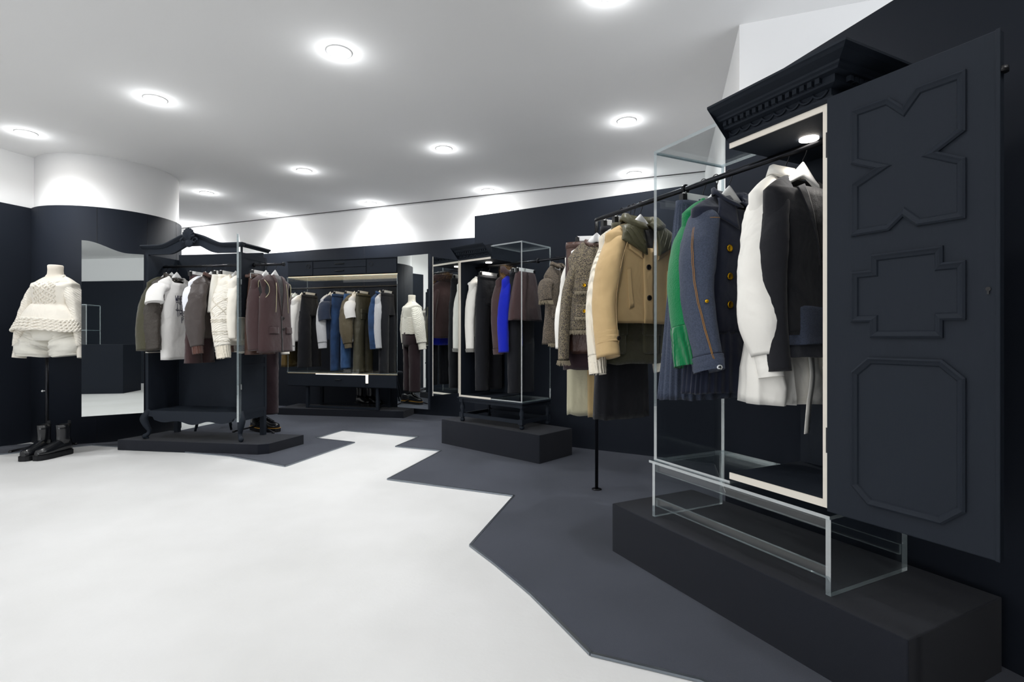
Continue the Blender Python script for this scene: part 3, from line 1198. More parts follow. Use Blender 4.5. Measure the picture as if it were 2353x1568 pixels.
F_LINER = fabric('dark_lining', '#1b191b', .6)


# ------------------------------------------------------------------ garment parts
class Torso:
    def __init__(s, sw=.2, nw=.068, zn=-.096, zs=-.162, zh=-.6, prof=None, dep=.055, amp=.012, seed=1, drop=.04, p=.62, ripple=0, nrip=9):
        s.__dict__.update(locals())
        prof = prof or [(0, 1, 1), (.2, .97, 1), (1, 1.02, 1.1)]
        rows = []
        for k in range(7):
            q = k / 6
            rows.append((zn + (zs - zn) * q ** 1.5, nw + (sw - nw) * q, .022 + (dep * .8 - .022) * q, 0))
        n = 24
        for k in range(1, n + 1):
            q = k / n
            a, b = interp(prof, q)
            rows.append((zs + (zh - zs) * q, sw * a, dep * (b if q > .15 else .8 + (b - .8) * q / .15), q))
        s.rows = rows

    def wdq(s, z):
        R = s.rows
        if z >= R[0][0]:
            return R[0][1:]
        for a, b in zip(R, R[1:]):
            if z >= b[0]:
                k = (a[0] - z) / (a[0] - b[0])
                return [u + (v - u) * k for u, v in zip(a[1:], b[1:])]
        return R[-1][1:]

    def fold(s, x, z, q, side):
        a = s.amp * (.25 + .75 * q)
        v = noise.noise((x * 9 + s.seed * 7.3, side * 3.1, z * 1.6 + s.seed)) * a * 1.2 + noise.noise((x * 20 + z * 9, side * 5 + s.seed, z * 11 - x * 6)) * a * .5
        if s.ripple:
            v += s.ripple * q * q * math.sin(s.nrip * x / max(.05, s.sw) * PI + s.seed)
        return v

    def front(s, x, z):
        w, d, q = s.wdq(z)
        c = min(1, abs(x) / w) ** (1 / s.p)
        return -d * math.sqrt(max(0, 1 - c * c)) ** .8 - s.fold(x, z, q, -1)

    def mesh(s, n=44):
        mb = MB()
        rings = []
        for k, (z, w, d, q) in enumerate(s.rows):
            r = []
            for j in range(n):
                a = 2 * PI * j / n
                c, sn = math.cos(a), math.sin(a)
                x = w * math.copysign(abs(c) ** s.p, c)
                side = 1 if sn > 0 else -1
                y = d * math.copysign(abs(sn) ** .8, sn) + side * s.fold(x, z, q, side) * min(1, abs(sn) * 3)
                zz = z
                if k < 6 and sn < 0:
                    zz -= s.drop * (1 - k / 6) * (-sn)
                if q > .6:
                    zz += .006 * noise.noise((x * 6, side, s.seed)) * (q - .6) * 2.5
                r.append((x, y, zz))
            rings.append(r)
        mb.loft(rings)
        inner = [[(x * .94, y * .8, z + .012) for x, y, z in rings[-1]]]
        mb.loft([rings[-1]] + inner, 0, False, True)
        return mb

    def build(s, root, m, name='body'):
        return s.mesh().build(name, m, root)


def sleeve_path(sg, sw, zs, L, splay=.05, fwd=-.03, bend=.0):
    return [(sg * (sw - .085), .002, zs - .02), (sg * (sw - .048), 0, zs - .055), (sg * (sw - .026 + splay * .3), fwd * .12, zs - L * .3),
            (sg * (sw - .022 + splay * .7 + bend), fwd * .3, zs - L * .6), (sg * (sw - .03 + splay), fwd, zs - L)]


def soft_tube(path, radii, seed=1, amp=.1, seg=28, sub=10, squash=.66, cap=True, freq=1.0, lip=True):
    """sleeve or trouser leg: soft tube, flattened, with folds"""
    P = catmull(path, sub)
    n = len(P)
    rings = []
    for i, p in enumerate(P):
        q = i / (n - 1)
        t = (P[min(i + 1, n - 1)] - P[max(i - 1, 0)]).normalized()
        a = Vector((0, 1, 0))
        b = a.cross(t).normalized()
        a = t.cross(b).normalized()
        rr = interp([(k / (len(radii) - 1), r) for k, r in enumerate(radii)], q)[0]
        ring = []
        for j in range(seg):
            th = 2 * PI * j / seg
            mid = math.exp(-((q - .5) / .2) ** 2)
            f = 1 + amp * 1.1 * noise.noise((math.cos(th) * 1.3 + seed * 5.1, math.sin(th) * 1.3 + seed, q * 4 * freq)) + amp * (.55 + .6 * mid) * noise.noise((math.cos(th) * 1.6 + seed, seed * 2.2 + q * 17 * freq + math.cos(th) * 1.2, math.sin(th) * 1.6)) + amp * .3 * noise.noise((math.cos(th) * 3 + seed, q * 34 * freq, math.sin(th) * 3))
            ring.append(p + (b * math.cos(th) * squash + a * math.sin(th)) * rr * f)
        rings.append(ring)
    mb = MB()
    mb.loft(rings, 0, True, False)
    if cap:
        c = sum(rings[-1], Vector()) / seg
        t = (P[-1] - P[-2]).normalized()
        mb.loft([rings[-1], [c + (v - c) * .86 - t * .012 for v in rings[-1]]], 0, False, True)
    return mb, rings


def sleeves(root, T, m, L, r0=.07, r1=.055, splay=.05, fwd=-.03, seed=1, amp=.08, cuff=None, cuff_m=None, radii=None, both=True, freq=1.0, bend=0, far=.03):
    out = []
    for sg in ((-1, 1) if both else (-1,)):
        path = sleeve_path(sg, T.sw - (far if sg > 0 else 0), T.zs, L, splay * (.4 if sg > 0 and far else 1), fwd, bend)
        rad = radii or [r0 * .5, r0 * .86, r0, (r0 + r1) / 2, r1]
        mb, rings = soft_tube(path, rad, seed + sg, amp, freq=freq)
        o = mb.build('sleeve', m, root)
        if cuff:
            e = Vector(path[-1])
            d = (Vector(path[-1]) - Vector(path[-2])).normalized()
            a = e - d * .004
            mb, _ = soft_tube([a, a + d * cuff * .5, a + d * cuff], [cuff_m[1] * 1.04, cuff_m[1], cuff_m[1] * .96], seed, .03)
            mb.build('cuff', cuff_m[0], o)
        out.append(o)
    return out


def patch(root, T, q, name, m, off=.003, th=.004, n=8, k=8):
    """four corners (x,z) on the front: top-left, top-right, bottom-right, bottom-left"""
    a, b, c, d = [Vector(p) for p in q]
    mb = MB()
    outer, inner = [], []
    for i in range(k + 1):
        u = i / k
        for j in range(n + 1):
            w = j / n
            p = (a * (1 - w) + b * w) * (1 - u) + (d * (1 - w) + c * w) * u
            y = T.front(p.x, p.y)
            outer.append((p.x, y - off - th, p.y))
            inner.append((p.x, y - off + .001, p.y))
    N = n + 1
    Fs = [(i * N + j, i * N + j + 1, (i + 1) * N + j + 1, (i + 1) * N + j) for i in range(k) for j in range(n)]
    mb.add(outer, Fs, 0, True)
    rim = [j for j in range(N)] + [i * N + n for i in range(1, k + 1)] + [k * N + j for j in range(n - 1, -1, -1)] + [i * N for i in range(k - 1, 0, -1)]
    R = len(rim)
    mb.add([outer[i] for i in rim] + [inner[i] for i in rim], [(i, (i + 1) % R, R + (i + 1) % R, R + i) for i in range(R)])
    return mb.build(name, m, root)


def button(root, T, x, z, m, r=.011, off=.004, name='button'):
    mb = MB()
    mb.lathe([(r, 0), (r, .004), (r * .8, .0052), (r * .62, .0036), (.001, .0036)], 0, 0, 18)
    o = mb.build(name, m, root)
    o.rotation_euler = (PI / 2, 0, 0)
    o.location = (x, T.front(x, z) - off, z)
    return o


def collar_band(root, T, m, h=.035, lean=.02, drop=.035, name='collar', th=.005, w=1.0, spread=0.0):
    """standing / folded band around the neck opening"""
    n = 28
    inn, out = [], []
    for j in range(n + 1):
        a = -PI / 2 + .15 + (2 * PI - .3) * j / n
        c, s = math.cos(a), math.sin(a)
        x, y = T.nw * w * 1.05 * c, .03 * s
        zb = T.zn - .004 - (drop * -s if s < 0 else 0)
        inn.append([(x, y, zb), (x * 1.02, y * 1.05, zb + h), (x * (1.1 + spread), y * 1.5 - lean * .2, zb + h * .95), (x * (1.25 + spread * 2), y * 1.9 - lean, zb + h * .1)])
    mb = MB()
    mb.loft(inn, 0, smooth=True, closed=False)
    o = mb.build(name, m, root)
    sd = o.modifiers.new('thickness', 'SOLIDIFY')
    sd.thickness = th
    return o


def neck_ring(root, T, m, r=.008, drop=.03, w=1.0, name='neckband'):
    pts = []
    for j in range(33):
        a = 2 * PI * j / 32
        c, s = math.cos(a), math.sin(a)
        x = T.nw * w * math.copysign(abs(c) ** T.p, c)
        y = .022 * math.copysign(abs(s) ** .8, s)
        z = T.zn - (drop * -s if s < 0 else 0)
        pts.append((x, y, z))
    return MB().tube(pts, r, 8).build(name, m, root)


def lapels(root, T, m, zt, zb, x0, wid, inner, name='lapel'):
    """V opening with its dark inside and two folded lapels"""
    patch(root, T, [(-x0, zt), (x0, zt), (.004, zb), (-.004, zb)], 'inner_front', inner, .001, .001)
    for sg in (-1, 1):
        patch(root, T, [(sg * x0, zt + .006), (sg * (x0 + wid * .8), zt - .01), (sg * (wid * .75), zt - (zt - zb) * .55), (sg * .002, zb)], name, m, .004, .004)


def fringe(root, pts, L, m, name='fringe', seed=1, dens=1):
    """loose threads hanging along a line of points; too many to count"""
    rnd = random.Random(seed)
    mb = MB()
    for p in pts:
        for _ in range(dens):
            l = L * rnd.uniform(.6, 1.15)
            dx, dy = rnd.uniform(-.35, .35) * l, rnd.uniform(-.35, .2) * l
            x, y, z = p[0] + rnd.uniform(-.003, .003), p[1] - .002 + rnd.uniform(-.002, .002), p[2]
            w = .0011
            mb.add([(x - w, y, z), (x + w, y, z), (x + w * .7 + dx, y + dy, z - l), (x - w * .7 + dx, y + dy, z - l), (x, y - w, z), (x + dx, y + dy - w, z - l)],
                   [(0, 4, 5, 3), (4, 1, 2, 5), (1, 0, 3, 2)])
    return tag(mb.build(name, m, root), kind='stuff')


def skirt(name, R, s, label, short, m, zt=-.095, zh=-.7, w0=.125, w1=.17, dep0=.03, dep1=.06, pleats=0, pamp=.006, seed=1, hanger=True, waist=True, cat='skirt', amp=.012, xo=0, yo=0, root=None, nm='body', pexp=1.2):
    if root is None:
        root = groot(name, R, s, label, cat)
        if hanger:
            hang_on(R, s, 'c', 'white clip hanger holding the ' + short)
    n = 160 if pleats else 56
    rows = 26
    rings = []
    for k in range(rows + 1):
        q = k / rows
        z = zt + (zh - zt) * q
        w, d = w0 + (w1 - w0) * q ** .8, dep0 + (dep1 - dep0) * q ** .6
        r = []
        for j in range(n):
            a = 2 * PI * j / n
            c, sn = math.cos(a), math.sin(a)
            x = w * math.copysign(abs(c) ** .7, c)
            y = d * math.copysign(abs(sn) ** .8, sn)
            f = 0
            if pleats:
                f = pamp * q ** pexp * (1 if int(j * pleats * 2 / n) % 2 else -1) * (1 + .4 * noise.noise((j * .3, seed, 0)))
                tri = (j * pleats / n) % 1
                f = pamp * (.25 + .75 * q ** pexp) * (abs(tri - .5) * 4 - 1)
            f += amp * q * noise.noise((c * 2.2 + seed * 3, sn * 2.2, z * 1.5 + seed)) + amp * .3 * q * noise.noise((c * 6, sn * 6 + seed, z * 4))
            L = math.hypot(x, y) + 1e-6
            r.append((xo + x + x / L * f, yo + y + (sn) * f * 1.0, z + .008 * q * q * noise.noise((c * 2, sn * 2, seed + 9))))
        rings.append(r)
    mb = MB()
    mb.loft(rings, 0, True, False)
    mb.loft([rings[-1], [(xo + (x - xo) * .93, yo + (y - yo) * .8, z + .012) for x, y, z in rings[-1]]], 0, False, True)
    mb.build(nm, m, root)
    if waist:
        rr = [[(xo + (w0 + .004) * math.copysign(abs(math.cos(a)) ** .7, math.cos(a)), yo + (dep0 + .005) * math.copysign(abs(math.sin(a)) ** .8, math.sin(a)), z)
               for a in [2 * PI * j / 40 for j in range(40)]] for z in (zt + .002, zt - .034)]
        MB().loft(rr, 0, True, True).build('waistband', m, root)
    return root


def trousers(name, R, s, label, short, m, zt=-.095, zh=-1.07, w0=.14, rise=.27, r0=.088, r1=.075, gap=.012, seed=1, cat='trousers', amp=.06, pockets=None, y1=0.0, squash=1.0):
    root = groot(name, R, s, label, cat)
    hang_on(R, s, 'c', 'white clip hanger holding the ' + short)
    zc = zt - rise
    rings = []
    for k in range(11):
        q = k / 10
        z = zt + (zc - zt) * q
        w, d = w0 + (r0 * 2 - .006 - w0) * q ** .8, .032 + .032 * q
        rings.append([(w * math.copysign(abs(math.cos(a)) ** .75, math.cos(a)) + .006 * q * noise.noise((math.cos(a) * 2, seed, z * 8)),
                       d * math.copysign(abs(math.sin(a)) ** .8, math.sin(a)) + .007 * q * noise.noise((math.cos(a) * 3, seed + 2, z * 8)), z)
                      for a in [2 * PI * j / 44 for j in range(44)]])
    MB().loft(rings, 0, True, True).build('seat', m, root)
    for sg in (-1, 1):
        xm = sg * (r0 + gap * .3)
        path = [(xm, 0, zc + .06), (xm, 0, zc - .03), (sg * (r0 + gap), y1 * .3, zc + (zh - zc) * .35), (sg * (r0 + gap * 1.1), y1 * .6, zc + (zh - zc) * .7), (sg * (r0 + gap * 1.2), y1, zh)]
        # tube squashes x against b; legs are wide in x
        mb, _ = soft_tube(path, [r0 * .9, r0, (r0 * 2 + r1) / 3, (r0 + 2 * r1) / 3, r1], seed + sg * 3, amp, seg=22, squash=1.0)
        o = mb.build('leg', m, root)
        o.scale = (1, .72 * squash, 1)
    rr = [[((w0 + .004) * math.copysign(abs(math.cos(a)) ** .75, math.cos(a)), .037 * math.copysign(abs(math.sin(a)) ** .8, math.sin(a)), z)
           for a in [2 * PI * j / 40 for j in range(40)]] for z in (zt + .002, zt - .036)]
    MB().loft(rr, 0, True, True).build('waistband', m, root)
    if pockets:
        for sg in (-1, 1):
            z0, hgt = pockets
            mb = MB()
            mb.box(-.055, .055, -.012, .01, z0 - hgt, z0)
            mb.box(-.06, .06, -.018, .01, z0 - hgt * .35, z0 + .01)
            o = mb.build('cargo_pocket', m, root, .006)
            o.location = (sg * (r0 * 1.1), -.062, 0)
    return root


def top(name, R, s, label, short, m, cat, T, hanger=True):
    root = groot(name, R, s, label, cat)
    if hanger:
        hang_on(R, s, 's', 'white shoulder hanger holding the ' + short)
    T.build(root, m)
    return root


def seam(root, pts, m, r=.0013, name='stitching'):
    return MB().tube(pts, r, 5).build(name, m, root)


# ================================================================== GARMENTS ON RAIL D
skirt('long_skirt', RD, -.467, 'long black skirt hanging behind the white knit, by the floor post', 'long black skirt', F_BLACK, zh=-1.09, w0=.13, w1=.17, seed=3)
# ivory rib knit
T = Torso(sw=.185, zh=-.66, dep=.06, seed=4)
r = top('ribbed_cardigan', RD, -.405, 'ivory ribbed knit showing one long sleeve behind the beige jacket', 'ivory ribbed knit', F_IVKNIT, 'sweater', T)
sleeves(r, T, F_IVKNIT, .60, .066, .058, .085, -.055, 4, .04, cuff=.09, cuff_m=(F_IVKNIT, .056))
neck_ring(r, T, F_IVKNIT)
# olive cargo skirt behind the jacket
r = skirt('cargo_skirt', RD, -.372, 'olive cargo skirt with bulging pockets, its lower part below the beige jacket', 'olive cargo skirt', F_OLIVE, zh=-.80, w0=.13, w1=.205, dep1=.07, seed=8, amp=.02)
for x in (-.15, .06, .17):
    mb = MB()
    mb.box(-.05, .05, -.02, .02, -.15, 0)
    o = mb.build('cargo_pocket', F_OLIVE, r, .012)
    o.location = (x, -.055, -.60)
    mb = MB()
    mb.box(-.054, .054, -.026, .0, -.06, .012)
    mb.build('pocket_flap', F_OLIVE, o, .01)
# beige jacket
T = Torso(sw=.208, nw=.07, zh=-.60, dep=.065, seed=2, amp=.012, prof=[(0, 1, 1), (.2, .98, 1.05), (1, 1.08, 1.15)])
r = top('cropped_jacket', RD, -.317, 'cropped beige jacket with a quilted olive collar and black buttons', 'cropped beige jacket', F_BEIGE, 'jacket', T)
ss = sleeves(r, T, F_BEIGE, .60, .080, .068, .075, -.075, 2, .05, far=0)
for k, sl in enumerate(ss):
    sg = -1 if k == 0 else 1
    P = sleeve_path(sg, T.sw, T.zs, .60, .075, -.075)
    a, b = Vector(P[-2]), Vector(P[-1])
    c = a + (b - a) * .62
    mb, _ = soft_tube([c + (a - c).normalized() * .027, c, c - (a - c).normalized() * .027], [.0735, .0725, .0715], 2, .02, cap=False)
    mb.build('cuff_strap', F_BEIGE, sl)
    mb = MB()
    mb.lathe([(.011, 0), (.011, .004), (.009, .0052), (.006, .0036), (.001, .0036)], 0, 0, 18)
    o = mb.build('button', M_BUTTON, sl)
    o.rotation_euler = (PI / 2, 0, 0)
    o.location = (c.x + .012, c.y - .0755, c.z)
    seam(sl, [(p[0] - sg * .012, p[1] - .001 - interp([(0, .05), (.25, .08), (1, .073)], q)[0], p[2]) for q, p in [(i / 12, catmull(P, 6)[2 * i]) for i in range(1, 12)]], F_BEIGE, .0014, 'seam')
patch(r, T, [(-.04, -.23), (.018, -.23), (.018, -.598), (-.04, -.598)], 'placket', F_BEIGE, .003, .003, 5, 14)
for z in (-.325, -.475):
    button(r, T, -.014, z, M_BUTTON, .0135, .008)
for sg in (-1, 1):
    patch(r, T, [(sg * .05, -.145), (sg * .12, -.155), (sg * .125, -.24), (sg * .045, -.285)], 'collar_leaf', F_BEIGE, .006, .004)
    patch(r, T, [(sg * .115, -.335), (sg * .135, -.34), (sg * .125, -.53), (sg * .1, -.52)], 'welt_pocket', F_BEIGE, .002, .003)
patch(r, T, [(-.05, -.13), (.05, -.13), (.012, -.25), (-.012, -.25)], 'inner_front', F_LINER, .001, .001)
col = collar_band(r, T, F_OLIVE_Q, .038, .02, .05, 'quilted_collar', .012, 1.1, .16)
for sg in (-1, 1):
    o = patch(r, T, [(sg * .045, -.098), (sg * .145, -.122), (sg * .168, -.20), (sg * .035, -.268)], 'collar_flap', F_OLIVE_Q, .018, .012)
    for k in range(3):
        x0, z0 = .075 + .026 * k, -.125 - .014 * k
        pts = [(sg * (x0 + .015 - .05 * i / 6), T.front(sg * (x0 + .015 - .05 * i / 6), z0 - .085 * i / 6) - .031, z0 - .085 * i / 6) for i in range(7)]
        seam(o, pts, F_OLIVE_Q, .002, 'quilt_line')
# denim pleated skirt on a clip hanger
r = skirt('denim_skirt', RD, .093, 'dark denim pleated skirt hanging between the clear post and the green knit', 'dark denim pleated skirt', F_DENIM, zh=-.925, w0=.145, w1=.215, dep1=.09, pleats=26, pamp=.007, seed=5, pexp=3.0)
for x in (-.06, 0, .06):
    MB().box(x - .006, x + .006, -.045, -.038, -.14, -.088).build('belt_loop', F_DENIM, r)
# green knit
T = Torso(sw=.175, zh=-.70, dep=.055, seed=6)
r = top('green_sweater', RD, .160, 'bright green knit sweater with a long ribbed cuff', 'bright green knit sweater', F_GREEN, 'sweater', T)
sleeves(r, T, F_GREEN, .47, .066, .062, .075, -.05, 6, .04, cuff=.155, cuff_m=(F_GREENR, .064))
neck_ring(r, T, F_GREEN)
# denim sleeved coat with gold buttons and pleated hem
T = Torso(sw=.195, nw=.078, zn=-.10, zs=-.16, zh=-.655, dep=.065, seed=7, amp=.008, drop=.06)
r = top('navy_coat', RD, .232, 'navy coat with indigo denim sleeves, gold buttons and a pleated hem', 'navy coat with denim sleeves', F_NAVY, 'coat', T)
ss = sleeves(r, T, F_DENIM, .585, .085, .066, .05, -.085, 7, .04, far=0, cuff=.055, cuff_m=(F_DENIM, .068))
for k, sl in enumerate(ss):
    sg = -1 if k == 0 else 1
    P = catmull(sleeve_path(sg, T.sw, T.zs, .585, .05, -.085), 10)
    n = len(P) - 1

    def on_s(q, deg, k=1.06):
        p = P[int(round(q * n))]
        rr = interp([(0, .0425), (.25, .073), (.5, .085), (.75, .0755), (1, .066)], q)[0] * k
        return (p.x + sg * rr * .66 * math.cos(math.radians(deg)), p.y + rr * math.sin(math.radians(deg)), p.z)
    for dd in (0, 4):
        seam(sl, [on_s(.2 + .8 * i / 24, -8 - 50 * (i / 24) ** 1.5 + dd) for i in range(25)], F_STITCH, .0012)
    seam(sl, [on_s(.22, -100 + 8 * i, 1.05) for i in range(14)], F_STITCH, .0012)
    for q, r_, m_ in ((.78, .007, M_GOLD), (.995, .010, M_CHROME)):
        mb = MB()
        mb.lathe([(r_, 0), (r_, .003), (r_ * .6, .005), (.001, .005)], 0, 0, 16)
        o = mb.build('snap_button', m_, sl)
        o.rotation_euler = (PI / 2, 0, sg * .6)
        e = on_s(q, -62 if q < .9 else -75, 1.08)
        o.location = (e[0], e[1] - .002, e[2] - (.03 if q > .9 else 0))
for z in (-.32, -.43, -.54):
    button(r, T, -.078, z, M_GOLD, .0145, .004)
    button(r, T, -.005, z, M_GOLD, .0145, .004)
for sg in (-1, 1):
    patch(r, T, [(sg * .035, -.10), (sg * .105, -.118), (sg * .135, -.20), (sg * .03, -.245)], 'collar_leaf', F_NAVY, .008, .005)
collar_band(r, T, F_NAVY, .035, .025, .06)
skirt('', RD, 0, '', '', F_NAVY, zt=-.635, zh=-.885, w0=.195, w1=.235, dep0=.065, dep1=.085, pleats=34, pamp=.006, seed=2, root=r, nm='pleated_hem', waist=False)
# white blouse
T = Torso(sw=.18, nw=.06, zn=-.08, zh=-.90, dep=.06, seed=9, amp=.02, prof=[(0, 1, 1), (.25, .93, 1), (.6, .95, 1.1), (1, .98, 1.5)], ripple=.022, nrip=6)
r = top('white_blouse', RD, .484, 'white blouse with balloon sleeves, wide cuffs and a trailing tie', 'white blouse with balloon sleeves', F_WHITE, 'blouse', T)
ss = sleeves(r, T, F_WHITE, .565, .075, .05, .015, -.055, 9, .09, radii=[.034, .054, .058, .061, .066, .076, .093, .06], cuff=.08, cuff_m=(F_WHITE, .048))
collar_band(r, T, F_WHITE, .04, .0, .02)
mb = MB()
pts = [(.02, T.front(.02, -.60) - .01, -.60), (.01, -.10, -.78), (-.015, -.105, -.90), (-.02, -.10, -1.0)]
C4 = catmull(pts, 6)
mb.loft([[(p.x - .018, p.y, p.z), (p.x + .018, p.y + .008, p.z), (p.x + .018, p.y + .011, p.z), (p.x - .018, p.y + .003, p.z)] for p in C4], 0, True, True)
mb.build('tie', F_WHITE, r)
mb = MB()
C4 = catmull([(.06, T.front(.06, -.6) - .012, -.6), (.09, -.10, -.70), (.13, -.11, -.80)], 6)
mb.loft([[(p.x - .02 - i * .002, p.y, p.z), (p.x + .02 + i * .004, p.y + .012, p.z - .004 * i), (p.x + .02 + i * .004, p.y + .015, p.z - .004 * i), (p.x - .02 - i * .002, p.y + .003, p.z)] for i, p in enumerate(C4)], 0, True, True)
mb.build('tie', F_WHITE, r)
# black jacket
T = Torso(sw=.185, nw=.08, zn=-.105, zs=-.165, zh=-.66, dep=.06, seed=10, drop=.075, amp=.008, prof=[(0, 1, 1), (.35, .92, 1), (.7, .95, 1), (1, 1.08, 1.15)])
r = top('black_jacket', RD, .551, 'black jacket nearest the panelled door, over a navy peplum', 'black jacket nearest the panelled door', F_BLACK, 'jacket', T)
sleeves(r, T, F_BLACK, .615, .054, .044, .012, -.03, 10, .05)
lapels(r, T, F_BLACK, -.15, -.42, .06, .05, F_LINER)
patch(r, T, [(.05, -.47), (.14, -.47), (.14, -.495), (.05, -.495)], 'pocket_flap', F_BLACK, .003, .004)
skirt('', RD, 0, '', '', F_DENIM, zt=-.56, zh=-.69, w0=.17, w1=.195, dep0=.062, dep1=.08, seed=12, root=r, nm='peplum', waist=False, amp=.02)
skirt('', RD, 0, '', '', F_SHEER, zt=-.64, zh=-.735, w0=.175, w1=.185, dep0=.06, dep1=.075, seed=14, root=r, nm='sheer_hem', waist=False, amp=.012)

# ================================================================== GARMENTS ON THE SHORT LEG OF RAIL D
skirt('long_skirt', RK, .05, 'long greige wool skirt with a camel side behind the floor post', 'long greige skirt', F_GREIGE, zh=-1.165, w0=.13, w1=.13, seed=21, dep1=.05, xo=-.06, amp=.008)
T = Torso(sw=.2, zh=-.66, dep=.055, seed=22)
r = top('white_blouse', RK, .10, 'white puff sleeved blouse peeking out left of the tweed jacket', 'puff sleeved white blouse', F_WHITE, 'blouse', T)
sleeves(r, T, F_WHITE, .58, .06, .045, .06, -.02, 22, .1, radii=[.045, .062, .07, .05, .062, .045])
neck_ring(r, T, F_WHITE)
skirt('camel_skirt', RK, .15, 'long camel skirt beside the greige one behind the floor post', 'long camel skirt', F_CAMEL, zh=-1.165, w0=.10, w1=.085, seed=25, dep1=.035, xo=.03, amp=.008)
skirt('brown_skirt', RK, .21, 'dark brown skirt showing its hem above the greige skirt', 'dark brown skirt behind the tweed', F_DBROWN, zh=-.865, w0=.13, w1=.145, seed=23, xo=-.055, amp=.012)
skirt('leather_skirt', RK, .255, 'brown leather skirt hanging just below the tweed jacket', 'brown leather skirt', F_LEATHER, zh=-.765, w0=.13, w1=.13, dep1=.05, seed=24, xo=-.05, amp=.01)
T = Torso(sw=.17, nw=.065, zn=-.095, zs=-.195, zh=-.63, dep=.06, seed=20, amp=.006, prof=[(0, 1, 1), (.25, .93, 1), (1, .95, 1.05)])
r = top('tweed_jacket', RK, .31, 'black and cream tweed jacket with fringed pockets and gold buttons', 'fringed tweed jacket', F_TWEED, 'jacket', T)
ss = sleeves(r, T, F_TWEED, .61, .058, .048, .055, -.02, 20, .04, far=0)
for k, sl in enumerate(ss):
    sg = -1 if k == 0 else 1
    e = sleeve_path(sg, T.sw, T.zs, .61, .055, -.02)[-1]
    fringe(sl, [(e[0] + .034 * math.cos(a), e[1] + .048 * math.sin(a), e[2]) for a in [2 * PI * i / 60 for i in range(60)]], .028, F_FRINGE, 'cuff_fringe', 3, 3)
for z in (-.37, -.52):
    for sg in (-1, 1):
        o = patch(r, T, [(sg * .03, z + .045), (sg * .125, z + .045), (sg * .125, z - .03), (sg * .03, z - .03)], 'pocket', F_TWEED, .004, .006)
        fringe(o, [(sg * (.03 + .095 * i / 50), T.front(sg * (.03 + .095 * i / 50), z - .03) - .009, z - .028) for i in range(51)], .02, F_FRINGE, 'pocket_fringe', 5, 3)
        button(o, T, sg * .07, z + .005, M_GOLD, .010, .011)
fringe(r, [(x, T.front(x, -.628), -.626) for x in [-.155 + .31 * i / 150 for i in range(151)]], .025, F_FRINGE, 'hem_fringe', 7, 3)
fringe(r, [(.004 * math.sin(i), T.front(0, z), z) for i, z in [(i, -.14 - .48 * i / 90) for i in range(91)]], .014, F_FRINGE, 'front_fringe', 8, 2)
fringe(r, [(T.nw * math.cos(a), .024 * math.sin(a) - .004, T.zn - .03 * max(0, -math.sin(a)) + .004) for a in [2 * PI * i / 70 for i in range(70)]], .014, F_FRINGE, 'neck_fringe', 9, 3)
neck_ring(r, T, F_LEATHER, .012, .03, .95, 'leather_neckband')

# ================================================================== GARMENTS ON RAIL C
T = Torso(sw=.155, zh=-.66, dep=.045, seed=30)
r = top('white_sweater', RC, .085, 'white knit sweater with grey fuzzy cuffs beside the mirror door', 'white knit with fuzzy cuffs', F_WHITE, 'sweater', T)
ss = sleeves(r, T, F_WHITE, .60, .055, .045, .03, -.01, 30, .05, cuff=.03, cuff_m=(F_FUZZ, .05))
neck_ring(r, T, F_WHITE)
skirt('', RC, 0, '', '', F_FUZZ, zt=-.64, zh=-.675, w0=.155, w1=.16, dep0=.05, dep1=.055, root=r, nm='fuzzy_hem', waist=False)
trousers('black_trousers', RC, .185, 'long black trousers on a clip hanger in the dark half of the middle case', 'long black trousers in the middle case', F_BLACK, zh=-1.13, seed=31, r0=.08, r1=.07)
T = Torso(sw=.185, zh=-.66, dep=.06, seed=32)
r = top('brown_coat', RC, .445, 'brown wool coat with a fur trimmed hood', 'fur trimmed brown coat', F_BROWN, 'coat', T)
ss = sleeves(r, T, F_BROWN, .59, .066, .055, .04, -.03, 32, .04, cuff=.05, cuff_m=(F_BROWN, .057))
collar_band(r, T, F_BROWN, .06, .05, .05, 'hood', .015, 1.2, .3)
rnd = random.Random(5)
mb = MB()
FP = catmull([(.07, -.06, -.13), (.08, .0, -.06), (.0, .035, -.035), (-.09, .0, -.06), (-.14, -.045, -.13), (-.10, -.085, -.20)], 12)
for i in range(2400):
    p = FP[rnd.randrange(len(FP))]
    d = Vector((rnd.uniform(-1, 1), rnd.uniform(-1, 1), rnd.uniform(-1, .8))).normalized() * rnd.uniform(.022, .046)
    x, y, z = p + d * .2
    w = .0013
    mb.add([(x - w, y, z), (x + w, y, z), (x, y - w, z + w), (x + d.x, y + d.y, z + d.z)], [(0, 1, 3), (1, 2, 3), (2, 0, 3)])
tag(mb.build('fur_trim', F_FUR, r), kind='stuff')
T = Torso(sw=.185, zh=-.73, dep=.055, seed=33)
r = top('blue_sweater', RC, .515, 'cobalt blue knit sweater between two brown garments', 'cobalt blue knit', F_BLUE, 'sweater', T)
sleeves(r, T, F_BLUE, .62, .06, .055, .045, -.02, 33, .05)
neck_ring(r, T, F_BLUE)
trousers('black_trousers', RC, .565, 'black trousers behind the acrylic corner, only the legs showing below the blue knit', 'black trousers behind the blue knit', F_BLACK, zh=-1.13, seed=35, r0=.075, r1=.07)
skirt('brown_skirt', RC, .615, 'short flared brown skirt behind the clear acrylic corner', 'short flared brown skirt', F_BROWN, zh=-.51, w0=.12, w1=.20, dep1=.09, seed=34, amp=.03)
T = Torso(sw=.17, nw=.06, zn=-.06, zs=-.16, zh=-.71, dep=.055, seed=36, prof=[(0, 1, 1), (.3, .8, 1), (1, 1.05, 1.2)])
r = top('tweed_vest', RC, .95, 'brown tweed vest with fringed cap sleeves outside the acrylic case', 'fringed tweed vest', F_TWEED2, 'vest', T)
collar_band(r, T, F_TWEED2, .03, .01, .03)
